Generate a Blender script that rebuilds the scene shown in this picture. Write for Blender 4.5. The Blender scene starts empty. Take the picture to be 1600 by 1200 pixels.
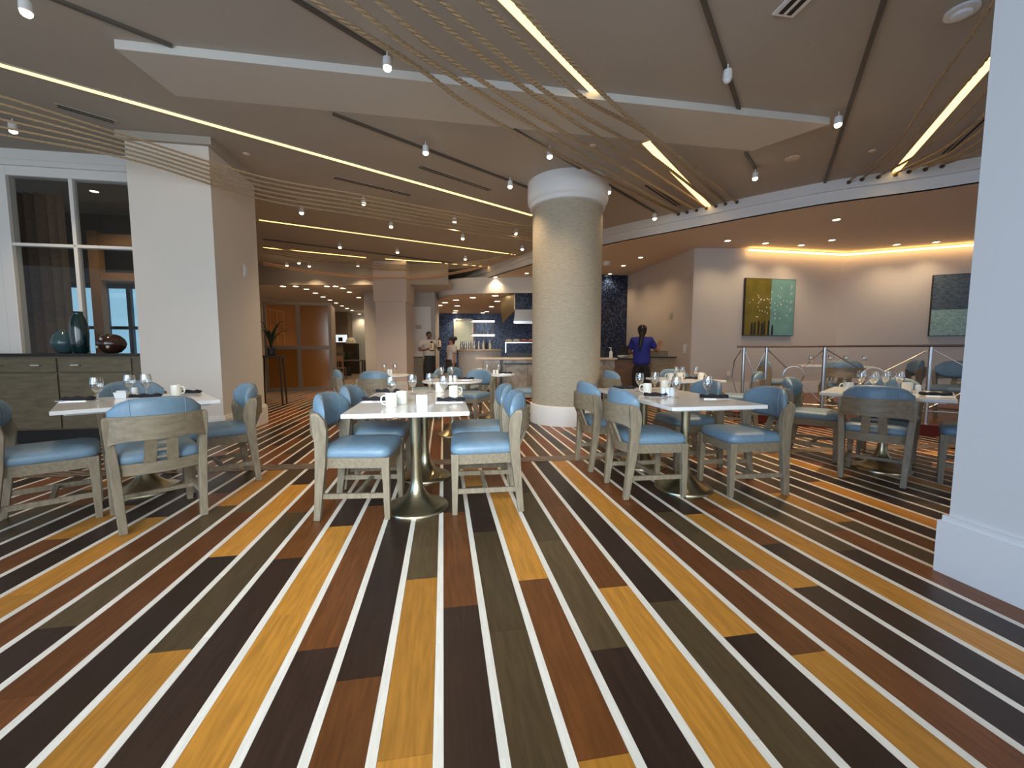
import bpy, math, random
from mathutils import Vector, Matrix
random.seed(7)
S = bpy.context.scene
COL = S.collection
PI = math.pi
# ---------------------------------------------------------------- camera
F_PX, CAM_H = 640.0, 1.14
PITCH = math.atan(52/640.0)
cp, sp = math.cos(PITCH), math.sin(PITCH)
cd = bpy.data.cameras.new('camera'); cam = bpy.data.objects.new('camera', cd); COL.objects.link(cam)
cam.location = (0, 0, CAM_H); cam.rotation_euler = (PI/2-PITCH, 0, 0)
cd.sensor_fit = 'HORIZONTAL'; cd.sensor_width = 36.0; cd.lens = 36.0*F_PX/1600.0
cd.clip_start = .05; cd.clip_end = 200
S.camera = cam
# ---------------------------------------------------------------- light
S.view_settings.view_transform = 'Standard'; S.view_settings.look = 'None'
S.view_settings.exposure = 0.0; S.view_settings.gamma = 1.0; S.view_settings.use_curve_mapping = False
wd = bpy.data.worlds.new('world'); S.world = wd; wd.use_nodes = True
bg = wd.node_tree.nodes['Background']; bg.inputs[0].default_value = (.72, .84, 1.0, 1); bg.inputs[1].default_value = .5
def area(name, loc, rot, sx, sy, power, col, spread=PI):
    l = bpy.data.lights.new(name, 'AREA'); l.shape = 'RECTANGLE'; l.size = sx; l.size_y = sy
    l.energy = power; l.color = col; l.spread = spread
    o = bpy.data.objects.new(name, l); COL.objects.link(o); o.location = loc; o.rotation_euler = rot
    return o
# daylight through the window wall behind the photographer
for i, x in enumerate((-5.1, -1.7, 1.7, 5.1)):
    area('daylight_area', (x, -2.4, 1.85), (PI/2-.20, 0, 0), 2.7, 2.6, (115, 78, 66, 26)[i], (.85, .945, 1.0))
area('daylight_area', (-.5, -2.0, 2.3), (PI/2-.34, 0, 0), 2.0, 1.4, 38, (.84, .95, 1.0), .95)  # extra narrow area light, added to brighten the centre table
# side window on the left of the photographer, lighting the right pillar
area('daylight_area', (-6.5, -1.6, 1.8), (PI/2-.08, 0, -1.25), 3.0, 2.4, 50, (.12, .46, 1.0), 1.6)

# ---------------------------------------------------------------- projection helpers
def ray(u, v):
    a = (u-800)/F_PX; b = (600-v)/F_PX
    return Vector((a, cp+sp*b, -sp+cp*b))
def P(u, v, z):                       # pixel -> point on the horizontal plane z
    d = ray(u, v); t = (z-CAM_H)/d.z
    return Vector((d.x*t, d.y*t, z))
def Q(u, v, Y):                       # pixel -> point at depth Y
    d = ray(u, v); t = Y/d.y
    return Vector((d.x*t, Y, CAM_H+d.z*t))
A = math.radians(9.5); ca, sa = math.cos(A), math.sin(A)
def W(u, v, z=0): return Vector((u*ca-v*sa, u*sa+v*ca, z))      # plank frame -> world
def L(p): return (p.x*ca+p.y*sa, -p.x*sa+p.y*ca)
def PX(p):
    z = p.z-CAM_H; cz = cp*p.y-sp*z; cy = sp*p.y+cp*z
    return (800+F_PX*p.x/cz, 600-F_PX*cy/cz) if cz > .05 else None

ORD = ['leftmost','second','third','fourth','fifth','sixth','seventh','eighth','ninth','tenth','eleventh','twelfth','thirteenth','fourteenth','fifteenth','sixteenth','seventeenth','eighteenth']
def ordn(lst):                            # (item, phrase) counted from the left of the photo
    srt = sorted(lst, key=lambda q: q[0]); n = len(lst)
    def ph(q):
        i = srt.index(q)
        if n == 1: return ''
        if n == 2: return ('left ', 'right ')[i]
        return 'leftmost ' if i == 0 else 'rightmost ' if i == n-1 else ORD[i]+' from left '
    return [(q, ph(q)) for q in lst]
# ---------------------------------------------------------------- materials
MATS = {}
def mat(name, col, rough=.5, metal=0, var=0, scale=8, stretch=(1,1,1), bump=0, bscale=None, spec=None, coat=0, sheen=0, rnd=0, coords='Object', detail=4, col2=None):
    if name in MATS: return MATS[name]
    m = bpy.data.materials.new(name); m.use_nodes = True; nt = m.node_tree; b = nt.nodes['Principled BSDF']
    b.inputs['Base Color'].default_value = (*col, 1); b.inputs['Roughness'].default_value = rough; b.inputs['Metallic'].default_value = metal
    if spec is not None: b.inputs['Specular IOR Level'].default_value = spec
    if coat: b.inputs['Coat Weight'].default_value = coat; b.inputs['Coat Roughness'].default_value = .15
    if sheen: b.inputs['Sheen Weight'].default_value = sheen
    if var or bump or rnd:
        tc = nt.nodes.new('ShaderNodeTexCoord'); mp = nt.nodes.new('ShaderNodeMapping'); mp.inputs['Scale'].default_value = stretch
        if coords == 'Position':
            g = nt.nodes.new('ShaderNodeNewGeometry'); rot = nt.nodes.new('ShaderNodeVectorRotate'); rot.rotation_type = 'Z_AXIS'
            rot.inputs['Angle'].default_value = -A
            nt.links.new(g.outputs['Position'], rot.inputs['Vector'])
            oi = nt.nodes.new('ShaderNodeObjectInfo'); ad = nt.nodes.new('ShaderNodeVectorMath'); ad.operation = 'MULTIPLY_ADD'
            ad.inputs[1].default_value = (1, 1, 1)
            sc = nt.nodes.new('ShaderNodeMath'); sc.operation = 'MULTIPLY'; sc.inputs[1].default_value = 37.0
            nt.links.new(oi.outputs['Random'], sc.inputs[0]); nt.links.new(rot.outputs[0], ad.inputs[0]); nt.links.new(sc.outputs[0], ad.inputs[2])
            nt.links.new(ad.outputs[0], mp.inputs['Vector'])
        else: nt.links.new(tc.outputs[coords], mp.inputs['Vector'])
        n = nt.nodes.new('ShaderNodeTexNoise'); n.inputs['Scale'].default_value = scale; n.inputs['Detail'].default_value = detail
        nt.links.new(mp.outputs[0], n.inputs['Vector'])
        if var or rnd:
            r = nt.nodes.new('ShaderNodeValToRGB'); e = r.color_ramp.elements
            c2 = col2 if col2 else tuple(min(1, c*(1+var)) for c in col)
            e[0].position = .3; e[1].position = .7
            e[0].color = (*[c*(1-var) for c in col], 1); e[1].color = (*c2, 1)
            nt.links.new(n.outputs[0], r.inputs[0])
            out = r.outputs[0]
            if rnd:
                oi2 = nt.nodes.new('ShaderNodeObjectInfo'); mr = nt.nodes.new('ShaderNodeMapRange')
                mr.inputs[3].default_value = 1-rnd; mr.inputs[4].default_value = 1+rnd
                nt.links.new(oi2.outputs['Random'], mr.inputs[0])
                vm = nt.nodes.new('ShaderNodeVectorMath'); vm.operation = 'SCALE'
                nt.links.new(out, vm.inputs[0]); nt.links.new(mr.outputs[0], vm.inputs['Scale']); out = vm.outputs[0]
            nt.links.new(out, b.inputs['Base Color'])
        if bump:
            bn = nt.nodes.new('ShaderNodeBump'); bn.inputs['Strength'].default_value = bump; bn.inputs['Distance'].default_value = .01
            src = n
            if bscale:
                src = nt.nodes.new('ShaderNodeTexNoise'); src.inputs['Scale'].default_value = bscale; nt.links.new(mp.outputs[0], src.inputs['Vector'])
            nt.links.new(src.outputs[0], bn.inputs['Height']); nt.links.new(bn.outputs[0], b.inputs['Normal'])
    MATS[name] = m; return m
def emit(name, col, power):
    if name in MATS: return MATS[name]
    m = bpy.data.materials.new(name); m.use_nodes = True; b = m.node_tree.nodes['Principled BSDF']
    b.inputs['Base Color'].default_value = (*[min(1, c) for c in col], 1); b.inputs['Emission Color'].default_value = (*col, 1); b.inputs['Emission Strength'].default_value = power
    MATS[name] = m; return m
def glassy(name, tint, refl=.08, rough=.02, diffuse=0.0, top=.85):
    if name in MATS: return MATS[name]
    m = bpy.data.materials.new(name); m.use_nodes = True; nt = m.node_tree; nt.nodes.clear()
    o = nt.nodes.new('ShaderNodeOutputMaterial'); tr = nt.nodes.new('ShaderNodeBsdfTransparent'); gl = nt.nodes.new('ShaderNodeBsdfGlossy')
    tr.inputs[0].default_value = (*tint, 1); gl.inputs['Roughness'].default_value = rough; gl.inputs['Color'].default_value = (1, 1, 1, 1)
    fr = nt.nodes.new('ShaderNodeLayerWeight'); fr.inputs[0].default_value = .35
    mr = nt.nodes.new('ShaderNodeMapRange'); mr.inputs[3].default_value = refl; mr.inputs[4].default_value = top
    nt.links.new(fr.outputs['Facing'], mr.inputs[0])
    mx = nt.nodes.new('ShaderNodeMixShader'); nt.links.new(mr.outputs[0], mx.inputs[0])
    base = tr
    if diffuse:
        df = nt.nodes.new('ShaderNodeBsdfDiffuse'); df.inputs[0].default_value = (*tint, 1)
        m2 = nt.nodes.new('ShaderNodeMixShader'); m2.inputs[0].default_value = diffuse
        nt.links.new(tr.outputs[0], m2.inputs[1]); nt.links.new(df.outputs[0], m2.inputs[2]); base = m2
    nt.links.new(base.outputs[0], mx.inputs[1]); nt.links.new(gl.outputs[0], mx.inputs[2]); nt.links.new(mx.outputs[0], o.inputs[0])
    MATS[name] = m; return m
def mosaic(name, cols, tile, rough=.15):
    if name in MATS: return MATS[name]
    m = bpy.data.materials.new(name); m.use_nodes = True; nt = m.node_tree; b = nt.nodes['Principled BSDF']
    tc = nt.nodes.new('ShaderNodeTexCoord'); vo = nt.nodes.new('ShaderNodeTexVoronoi'); vo.inputs['Scale'].default_value = 1/tile; vo.inputs['Randomness'].default_value = .15
    nt.links.new(tc.outputs['Object'], vo.inputs['Vector'])
    r = nt.nodes.new('ShaderNodeValToRGB'); r.color_ramp.interpolation = 'CONSTANT'
    while len(r.color_ramp.elements) < len(cols): r.color_ramp.elements.new(.5)
    for i, c in enumerate(cols): r.color_ramp.elements[i].position = i/len(cols); r.color_ramp.elements[i].color = (*c, 1)
    sx = nt.nodes.new('ShaderNodeSeparateColor'); nt.links.new(vo.outputs['Color'], sx.inputs[0]); nt.links.new(sx.outputs[0], r.inputs[0])
    nt.links.new(r.outputs[0], b.inputs['Base Color']); b.inputs['Roughness'].default_value = rough
    MATS[name] = m; return m
# ---------------------------------------------------------------- mesh builder
class MB:
    def __init__(s): s.v = []; s.f = []
    def add(s, vs, fs):
        n = len(s.v); s.v += [tuple(x) for x in vs]; s.f += [tuple(i+n for i in f) for f in fs]; return s
    def box(s, x0, x1, y0, y1, z0, z1):
        return s.add([(x0,y0,z0),(x1,y0,z0),(x1,y1,z0),(x0,y1,z0),(x0,y0,z1),(x1,y0,z1),(x1,y1,z1),(x0,y1,z1)],
              [(3,2,1,0),(4,5,6,7),(0,1,5,4),(1,2,6,5),(2,3,7,6),(3,0,4,7)])
    def cbox(s, c, d): return s.box(c[0]-d[0]/2, c[0]+d[0]/2, c[1]-d[1]/2, c[1]+d[1]/2, c[2]-d[2]/2, c[2]+d[2]/2)
    def loft(s, rings, cap=True, closed=True):
        n = len(rings[0]); b = len(s.v)
        for r in rings: s.v += [tuple(p) for p in r]
        for i in range(len(rings)-1):
            for j in range(n if closed else n-1):
                k = (j+1) % n
                s.f.append((b+i*n+j, b+i*n+k, b+(i+1)*n+k, b+(i+1)*n+j))
        if cap and closed:
            s.f.append(tuple(b+j for j in reversed(range(n)))); s.f.append(tuple(b+(len(rings)-1)*n+j for j in range(n)))
        return s
    def rectloft(s, secs):            # secs: (cx, cy, z, wx, wy)
        return s.loft([[(x-w/2,y-d/2,z),(x+w/2,y-d/2,z),(x+w/2,y+d/2,z),(x-w/2,y+d/2,z)] for x,y,z,w,d in secs])
    def lathe(s, prof, n=16, c=(0,0,0), cap=True):
        return s.loft([[(c[0]+r*math.cos(2*PI*j/n), c[1]+r*math.sin(2*PI*j/n), c[2]+z) for j in range(n)] for r, z in prof], cap)
    def tube(s, pts, r, n=8, cap=True):
        pts = [Vector(p) for p in pts]; rings = []; rr = r if isinstance(r, (list, tuple)) else [r]*len(pts)
        up = None
        for i, p in enumerate(pts):
            t = (pts[min(i+1, len(pts)-1)]-pts[max(i-1, 0)]).normalized()
            if up is None:
                up = Vector((0,0,1)) if abs(t.z) < .9 else Vector((1,0,0))
            a = t.cross(up).normalized(); b = a.cross(t).normalized(); up = b
            rings.append([p+rr[i]*(math.cos(2*PI*j/n)*a+math.sin(2*PI*j/n)*b) for j in range(n)])
        return s.loft(rings, cap)
    def bar(s, p, q, w, h):           # rectangular bar from p to q
        p = Vector(p); q = Vector(q); t = (q-p).normalized(); up = Vector((0,0,1)) if abs(t.z) < .95 else Vector((0,1,0))
        a = t.cross(up).normalized()*w/2; b = t.cross(a).normalized()*h/2
        return s.loft([[p-a-b,p+a-b,p+a+b,p-a+b],[q-a-b,q+a-b,q+a+b,q-a+b]])
    def sphere(s, c, r, n=12, m=8):
        rx, ry, rz = r if isinstance(r, (tuple, list)) else (r, r, r)
        return s.loft([[(c[0]+rx*math.sin(PI*max(.02,min(.98,i/m)))*math.cos(2*PI*j/n), c[1]+ry*math.sin(PI*max(.02,min(.98,i/m)))*math.sin(2*PI*j/n), c[2]-rz*math.cos(PI*i/m)) for j in range(n)] for i in range(m+1)])
    def prism(s, poly, z0, z1):
        n = len(poly)
        return s.loft([[(x,y,z0) for x,y in poly],[(x,y,z1) for x,y in poly]])
    def mesh(s, name, m, smooth=None):
        me = bpy.data.meshes.new(name); me.from_pydata(s.v, [], s.f); me.update()
        import bmesh
        bm = bmesh.new(); bm.from_mesh(me); bmesh.ops.recalc_face_normals(bm, faces=bm.faces[:]); bm.to_mesh(me); bm.free()
        if m: me.materials.append(m)
        if smooth:
            me.shade_smooth(); me.set_sharp_from_angle(angle=math.radians(smooth))
        return me
    def build(s, name, m, parent=None, loc=None, rz=0, smooth=None, bevel=0, subsurf=0):
        me = s.mesh(name, m, smooth)
        o = bpy.data.objects.new(name, me); COL.objects.link(o)
        if loc is not None: o.location = loc
        o.rotation_euler = (0, 0, rz)
        if parent: o.parent = parent
        if bevel:
            b = o.modifiers.new('bevel', 'BEVEL'); b.width = bevel; b.segments = 2; b.limit_method = 'ANGLE'
        if subsurf:
            b = o.modifiers.new('sub', 'SUBSURF'); b.levels = subsurf; b.render_levels = subsurf
        return o
def tag(o, label=None, cat=None, group=None, kind=None):
    if label: o['label'] = label
    if cat: o['category'] = cat
    if group: o['group'] = group
    if kind: o['kind'] = kind
    return o
def empty(name, loc, rz=0, label=None, cat=None, group=None, kind=None):
    o = bpy.data.objects.new(name, None); COL.objects.link(o); o.location = loc; o.rotation_euler = (0,0,rz); o.empty_display_size = .1
    return tag(o, label, cat, group, kind)
def copy_tree(src, parent=None):
    c = src.copy(); COL.objects.link(c); c.parent = parent
    for ch in list(src.children): copy_tree(ch, c)
    return c
def struct(o): o['kind'] = 'structure'; return o

# ---------------------------------------------------------------- palette
M_white = mat('white_paint', (.74,.73,.72), .55, bump=.02, scale=60)
M_trim = mat('white_trim', (.80,.80,.80), .4)
M_wall = mat('wallcovering', (.60,.57,.545), .75, var=.04, scale=30, stretch=(1,1,6), bump=.05)
M_wall2 = mat('wall_paint_warm', (.60,.53,.48), .7, var=.02, scale=3)
M_ceil = mat('ceiling_paint', (.44,.395,.34), .8, bump=.03, scale=90)
M_ceil2 = mat('soffit_paint', (.74,.59,.45), .8, bump=.03, scale=90)
M_grass = mat('grasscloth', (.43,.375,.285), .8, var=.16, scale=14, stretch=(1,1,9), bump=.25, detail=8)
M_oak = mat('grey_oak', (.235,.19,.13), .5, var=.22, scale=9, stretch=(5,5,1), bump=.06)
M_oakh = mat('grey_oak_rail', (.225,.18,.12), .5, var=.2, scale=9, stretch=(1,5,5), bump=.06)
M_blue = mat('blue_vinyl', (.155,.245,.33), .42, var=.07, scale=25, bump=.08, bscale=160)
M_top = mat('white_quartz', (.80,.80,.79), .12, var=.02, scale=12)
M_brass = mat('brushed_brass', (.48,.42,.28), .3, metal=1, var=.08, scale=6, stretch=(1,1,30))
M_steel = mat('brushed_steel', (.55,.55,.56), .3, metal=1)
M_black = mat('black_satin', (.012,.012,.014), .4)
M_dark = mat('dark_recess', (.02,.018,.016), .7)
M_glass = glassy('clear_glass', (.97,.98,.98), .07)
M_cream = mat('cream_china', (.80,.79,.70), .22)
M_china = mat('white_china', (.82,.86,.90), .2)
M_nap = mat('navy_napkin', (.018,.018,.026), .9, var=.2, scale=40)
M_cut = mat('cutlery_steel', (.75,.75,.75), .18, metal=1)
M_rope = mat('manila_rope', (.42,.31,.19), .9, var=.25, scale=120)
M_hook = mat('rope_hook_bronze', (.16,.11,.07), .4, metal=1)
M_track = mat('track_bronze', (.10,.085,.07), .5)
M_led = emit('led_warm', (1.0,.66,.22), 3.2)
M_bulb = emit('lamp_warm', (1.0,.82,.55), 18)
M_down = emit('downlight_lens', (1.0,.80,.52), 9)

# ================================================================= FLOOR
floor = struct(MB().box(-16, 14, -4, 28, -.12, -.012).build('floor', mat('subfloor', (.055,.035,.022), .6)))
WD = dict(
 d=mat('plank_dark', (.032,.017,.012), .36, var=.22, scale=7, stretch=(9,.8,1), rnd=.22, coords='Position', spec=.28),
 w=mat('plank_walnut', (.078,.050,.023), .36, var=.22, scale=7, stretch=(9,.8,1), rnd=.2, coords='Position', spec=.28),
 r=mat('plank_redbrown', (.155,.052,.014), .36, var=.24, scale=7, stretch=(9,.8,1), rnd=.25, coords='Position', spec=.28),
 g=mat('plank_golden', (.46,.20,.030), .36, var=.2, scale=7, stretch=(9,.8,1), rnd=.16, coords='Position', spec=.28))
M_strip = mat('maple_strip', (.80,.745,.66), .35, var=.07, scale=10, stretch=(8,.8,1), coords='Position', rnd=.05)
unit = {k: MB().box(-.5,.5,-.5,.5,-1,0).mesh('plank', m) for k, m in WD.items()}
unit_s = MB().box(-.5,.5,-.5,.5,-1,0).mesh('strip', M_strip)
pieces = []      # (kind, u0, u1, v0, v1)
u_a = L(P(684.5, 1200, 0))[0]; u_b = L(P(1003.0, 1200, 0))[0]
PITCH_U = (u_b-u_a)/3.0; SW = .030
BAND = lambda u: 4.19-.045*(u-0)          # band centre line v(u)
def vpix(k, y):                            # v on the middle of row k at pixel row y
    u = u_a+(k+.5)*PITCH_U
    lo, hi = .3, 30
    for _ in range(40):
        m = (lo+hi)/2
        if PX(W(u, m))[1] > y: lo = m
        else: hi = m
    return lo
ROWS = {  # near -> far : colour, then the pixel row of each joint
 0: ['d',947,'r',800,'d'], -1: ['g',1183,'g',904,'w',790,'r'], -2: ['r',1060,'d',800,'w'], -3: ['d',1014,'r',790,'d'],
 -4: ['g',960,'g',822,'d',760,'r'], -5: ['d',872,'r',770,'w'], -6: ['g',1017,'w',800,'r'], -7: ['d',869,'g',757,'d'],
 -8: ['r',1090,'r',800,'w'], -9: ['d',980,'w',790,'g'], -10: ['r',880,'r',770,'d'], -11: ['g',928,'g',808,'d'], -12: ['d',850,'d',760,'r'],
 -13: ['r',842,'g',790,'d'], -14: ['d',800,'d'], -15: ['w',790,'r'],
 1: ['w',984,'w',831,'d',760,'g'], 2: ['g',1183,'r',905,'g',770,'r'], 3: ['d',1013,'w',845,'w',770,'d'], 4: ['g',917,'r',790,'r'],
 5: ['w',939,'d',800,'d'], 6: ['d',992,'g',760,'g'], 7: ['g',1020,'r',790,'r'], 8: ['r',890,'w',800,'d'], 9: ['d',917,'g',803,'d'],
 10: ['d',850,'r',780,'d'], 11: ['g',850,'g',790,'g',745,'r'], 12: ['d',860,'w',800,'w'], 13: ['r',830,'w',780,'d'], 14: ['w',815,'g',770,'r'], 15:['r',800,'d'],16:['d',800,'d']}
def visible(u0, u1, v0, v1):
    for uu in (u0, (u0+u1)/2, u1):
        for i in range(7):
            q = PX(W(uu, v0+(v1-v0)*i/6))
            if q and -350 < q[0] < 1950 and q[1] < 1500: return True
    return False
V0 = .75
for k in range(-38, 32):
    u0 = u_a+k*PITCH_U+SW/2+.0008; u1 = u_a+(k+1)*PITCH_U-SW/2-.0008
    row = ROWS.get(k)
    if row:
        cols = row[0::2]; cuts = [vpix(k, y) for y in row[1::2]]
    else:
        cols = []; cuts = []; v = V0+random.uniform(.3, 1.5); prev = ''
        while v < 4.6:
            cuts.append(v); v += random.uniform(.8, 1.7)
        for _ in range(len(cuts)+1):
            c = random.choice([x for x in 'ddwrrg' if x != prev]); cols.append(c); prev = c
    cuts = [c for c in cuts if V0 < c < 4.15]
    cols = cols[:len(cuts)+1]
    ends = [V0]+cuts+[BAND((u0+u1)/2)+.0]
    for c, a, b in zip(cols, ends, ends[1:]):
        if visible(u0, u1, a, b): pieces.append((c, u0, u1, a+.0008, b-.0008))
    # strip k
    s0, s1 = u_a+k*PITCH_U-SW/2, u_a+k*PITCH_U+SW/2
    v = V0-random.uniform(0, 1.0); 
    while v < BAND(s0):
        e = min(v+random.uniform(.9, 1.5), BAND(s0))
        if visible(s0, s1, max(v, V0), e): pieces.append(('s', s0, s1, max(v, V0)+.0008, e-.0008))
        v = e
PB = .147
for k in range(-75, 85):
    ub = u_a+k*PB; s = .024
    v = BAND(ub)+random.uniform(-1.2, 0); v0 = BAND(ub); prev = ''
    while v < 25:
        e = v+random.uniform(1.2, 2.4) if v < 9 else v+4
        c = random.choice([x for x in 'ddwrrr' if x != prev]); prev = c
        if visible(ub, ub+PB, max(v, v0), e):
            pieces.append((c, ub+s/2+.0006, ub+PB-s/2-.0006, max(v, v0)+.0006, e-.0006))
        v = e
    v = v0
    while v < 25:
        e = v+random.uniform(1.6, 2.6) if v < 9 else v+4
        if visible(ub, ub+PB, v, e): pieces.append(('s', ub-s/2, ub+s/2, v+.0006, e-.0006))
        v = e
def parea(pc):
    q = [PX(W(x, y)) for x, y in ((pc[1],pc[3]),(pc[2],pc[3]),(pc[2],pc[4]),(pc[1],pc[4]))]
    q = [(max(0, min(1600, a[0])), max(0, min(1200, a[1]))) for a in q]
    return abs(sum(q[i][0]*q[(i+1)%4][1]-q[(i+1)%4][0]*q[i][1] for i in range(4)))/2
for isS in (False, True):
    lst = sorted([p for p in pieces if (p[0] == 's') == isS], key=parea, reverse=True)
    for pc in lst[:290]:
        c, u0, u1, v0, v1 = pc
        o = bpy.data.objects.new('strip' if isS else 'plank', unit_s if isS else unit[c]); COL.objects.link(o)
        w = W((u0+u1)/2, (v0+v1)/2, 0 if isS else random.uniform(-.0012, 0)); o.location = w; o.rotation_euler = (0,0,A)
        o.scale = (u1-u0, v1-v0, .012); o.parent = floor
    if lst[290:]:
        for c in ('s',) if isS else 'dwrg':
            mb = MB()
            for pc in lst[290:]:
                if pc[0] != c: continue
                _, u0, u1, v0, v1 = pc
                mb.add([W(u0,v0,0),W(u1,v0,0),W(u1,v1,0),W(u0,v1,0)], [(0,1,2,3)])
            if mb.v:
                o = mb.build('distant_strips' if isS else 'distant_planks', M_strip if isS else WD[c], floor); o['kind'] = 'stuff'
# rope-pattern border band
mb = MB(); NB = 60
for i in range(NB):
    a = -9+15.5*i/NB; b = -9+15.5*(i+1)/NB
    mb.add([W(a,BAND(a)-.1,.002),W(b,BAND(b)-.1,.002),W(b,BAND(b)+.1,.002),W(a,BAND(a)+.1,.002)], [(0,1,2,3)])
def rope_band_mat():
    m = bpy.data.materials.new('rope_border_inlay'); m.use_nodes = True; nt = m.node_tree; b = nt.nodes['Principled BSDF']; b.inputs['Roughness'].default_value = .4
    g = nt.nodes.new('ShaderNodeNewGeometry'); w = nt.nodes.new('ShaderNodeTexWave'); w.inputs['Scale'].default_value = 3.2; w.inputs['Distortion'].default_value = 6; w.inputs['Detail'].default_value = 2
    w.bands_direction = 'DIAGONAL'
    mp = nt.nodes.new('ShaderNodeMapping'); mp.inputs['Scale'].default_value = (1, 3.0, 1); mp.inputs['Rotation'].default_value = (0,0,-.2)
    nt.links.new(g.outputs['Position'], mp.inputs[0]); nt.links.new(mp.outputs[0], w.inputs['Vector'])
    r = nt.nodes.new('ShaderNodeValToRGB'); r.color_ramp.elements[0].color = (.06,.042,.032,1); r.color_ramp.elements[1].color = (.25,.185,.14,1)
    nt.links.new(w.outputs[0], r.inputs[0]); nt.links.new(r.outputs[0], b.inputs['Base Color'])
    return m
mb.build('border_band', rope_band_mat(), floor)

# ================================================================= CEILING
CZ, LZ = 3.72, 3.41
struct(MB().box(-16, 14, -4, 28, CZ, CZ+.1).build('ceiling', M_ceil))
beam_px = [(1529,284),(1450,296),(1307.5,315),(1240,326),(1157,341),(1067.5,358),(937,383.6),(832,412),(753,437),(721,451)]
beam = [P(u, v, LZ) for u, v in beam_px]
beam = [beam[0]+(beam[0]-beam[1])*2.2]+beam
def smooth_curve(pts, n=6):
    out = []
    for i in range(len(pts)-1):
        p0 = pts[max(i-1,0)]; p1 = pts[i]; p2 = pts[i+1]; p3 = pts[min(i+2,len(pts)-1)]
        for j in range(n):
            t = j/n
            out.append(.5*((2*p1)+(-p0+p2)*t+(2*p0-5*p1+4*p2-p3)*t*t+(-p0+3*p1-3*p2+p3)*t**3))
    return out+[pts[-1]]
bc = smooth_curve(beam, 5)
def offs(c, d):
    out = []
    for i, p in enumerate(c):
        t = (c[min(i+1,len(c)-1)]-c[max(i-1,0)]); n = Vector((-t.y, t.x, 0)).normalized()
        out.append(p+n*d)
    return out
# normal sign: the room side is towards the camera
mid = len(bc)//2
sgn = 1 if (offs(bc, .1)[mid]-bc[mid]).dot(-bc[mid]) > 0 else -1
b0 = offs(bc, sgn*.05); b1 = bc
def fascia(c, z0, z1, th, name, m, parent=None):
    inn = offs(c, -sgn*th); mb = MB()
    rings = [[(p.x,p.y,z0),(p.x,p.y,z1),(q.x,q.y,z1),(q.x,q.y,z0)] for p, q in zip(c, inn)]
    return mb.loft(rings).build(name, m, parent, smooth=30)
bm_up = struct(fascia(b0, 3.57, CZ, .12, 'trim_1', M_white))
fascia(b1, LZ, 3.57, .07, 'lower_fascia', M_white, bm_up)
mb = MB()
for p, q in zip([Vector((14.0, b1[0].y-1.0, LZ))]+b1, b1):
    mb.add([(p.x,p.y,LZ),(q.x,q.y,LZ),(q.x,24,LZ),(p.x,24,LZ),(p.x,p.y,LZ+.05),(q.x,q.y,LZ+.05),(q.x,24,LZ+.05),(p.x,24,LZ+.05)], [(0,1,2,3),(7,6,5,4)])
lowc = struct(mb.build('ceiling_lower', M_ceil2))
# wedge shaped soffit across the near ceiling
w1, w2 = P(178,61,CZ), P(1297,183,CZ); w3, w4 = P(1175,236,CZ), P(275,150,CZ)
dz = .075
struct(MB().add([w1, w2, (w2.x,w2.y,CZ-dz), (w1.x,w1.y,CZ-dz), w3, w4], [(0,1,2,3),(3,2,4,5),(0,3,5),(1,4,2)]).build('trim_2', mat('soffit_white', (.66,.64,.60), .7)))
# left square column cap box, far room ceiling drop
struct(MB().box(-16, -1.9, 12.45, 28, 3.1, 3.25).build('ceiling_far', mat('far_ceiling', (.50,.47,.44), .8)))
struct(MB().box(-16, -1.9, 12.4, 12.45, 3.1, CZ).build('trim_3', M_ceil))

# ================================================================= WALLS
def wall(name, pts, z0, z1, m, th=.1, kind=True):
    mb = MB()
    for a, b in zip(pts, pts[1:]):
        a = Vector((a[0],a[1],0)); b = Vector((b[0],b[1],0)); t = (b-a).normalized(); n = Vector((-t.y,t.x,0))*th
        mb.add([(a.x,a.y,z0),(b.x,b.y,z0),(b.x,b.y,z1),(a.x,a.y,z1),(a.x+n.x,a.y+n.y,z0),(b.x+n.x,b.y+n.y,z0),(b.x+n.x,b.y+n.y,z1),(a.x+n.x,a.y+n.y,z1)],
               [(0,1,2,3),(5,4,7,6),(4,0,3,7),(1,5,6,2),(3,2,6,7),(4,5,1,0)])
    o = mb.build(name, m)
    return struct(o) if kind else o
wp = [(4.07,9.31),(5.2,9.34),(7.7,9.8),(10.4,8.6),(12.5,6.0)]
wall('wall_right', [(x,y) for x,y in wp], 0, LZ, M_wall)
wall('baseboard_right', [(x-.0,y-.03) for x,y in wp], .15, .40, M_trim, .025)
wall('wall_alcove', [(3.50,12.6),(4.05,9.31)], 0, LZ, M_wall2)
wall('wall_mosaic', [(2.55,12.45),(3.50,12.6)], 0, LZ, mosaic('dark_blue_mosaic', [(.008,.012,.03),(.012,.022,.06),(.02,.04,.10),(.01,.012,.02),(.05,.08,.16)], .035), .1)
MOS = mosaic('blue_mosaic', [(.03,.07,.22),(.05,.11,.32),(.09,.17,.42),(.02,.04,.13),(.16,.25,.48)], .04, .4)
wall('wall_back', [(-5.0,20),(8,20)], 0, 3.0, MOS)
wall('wall_far', [(-16,22.5),(-1.8,22.5)], 0, 3.3, mat('far_wall_pale', (.62,.66,.70), .7))
# plain closing walls outside the view
wall('wall_left', [(-9.3,22.5),(-9.3,10.6)], 0, CZ, mat('wall_beige', (.58,.47,.33), .7))
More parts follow.
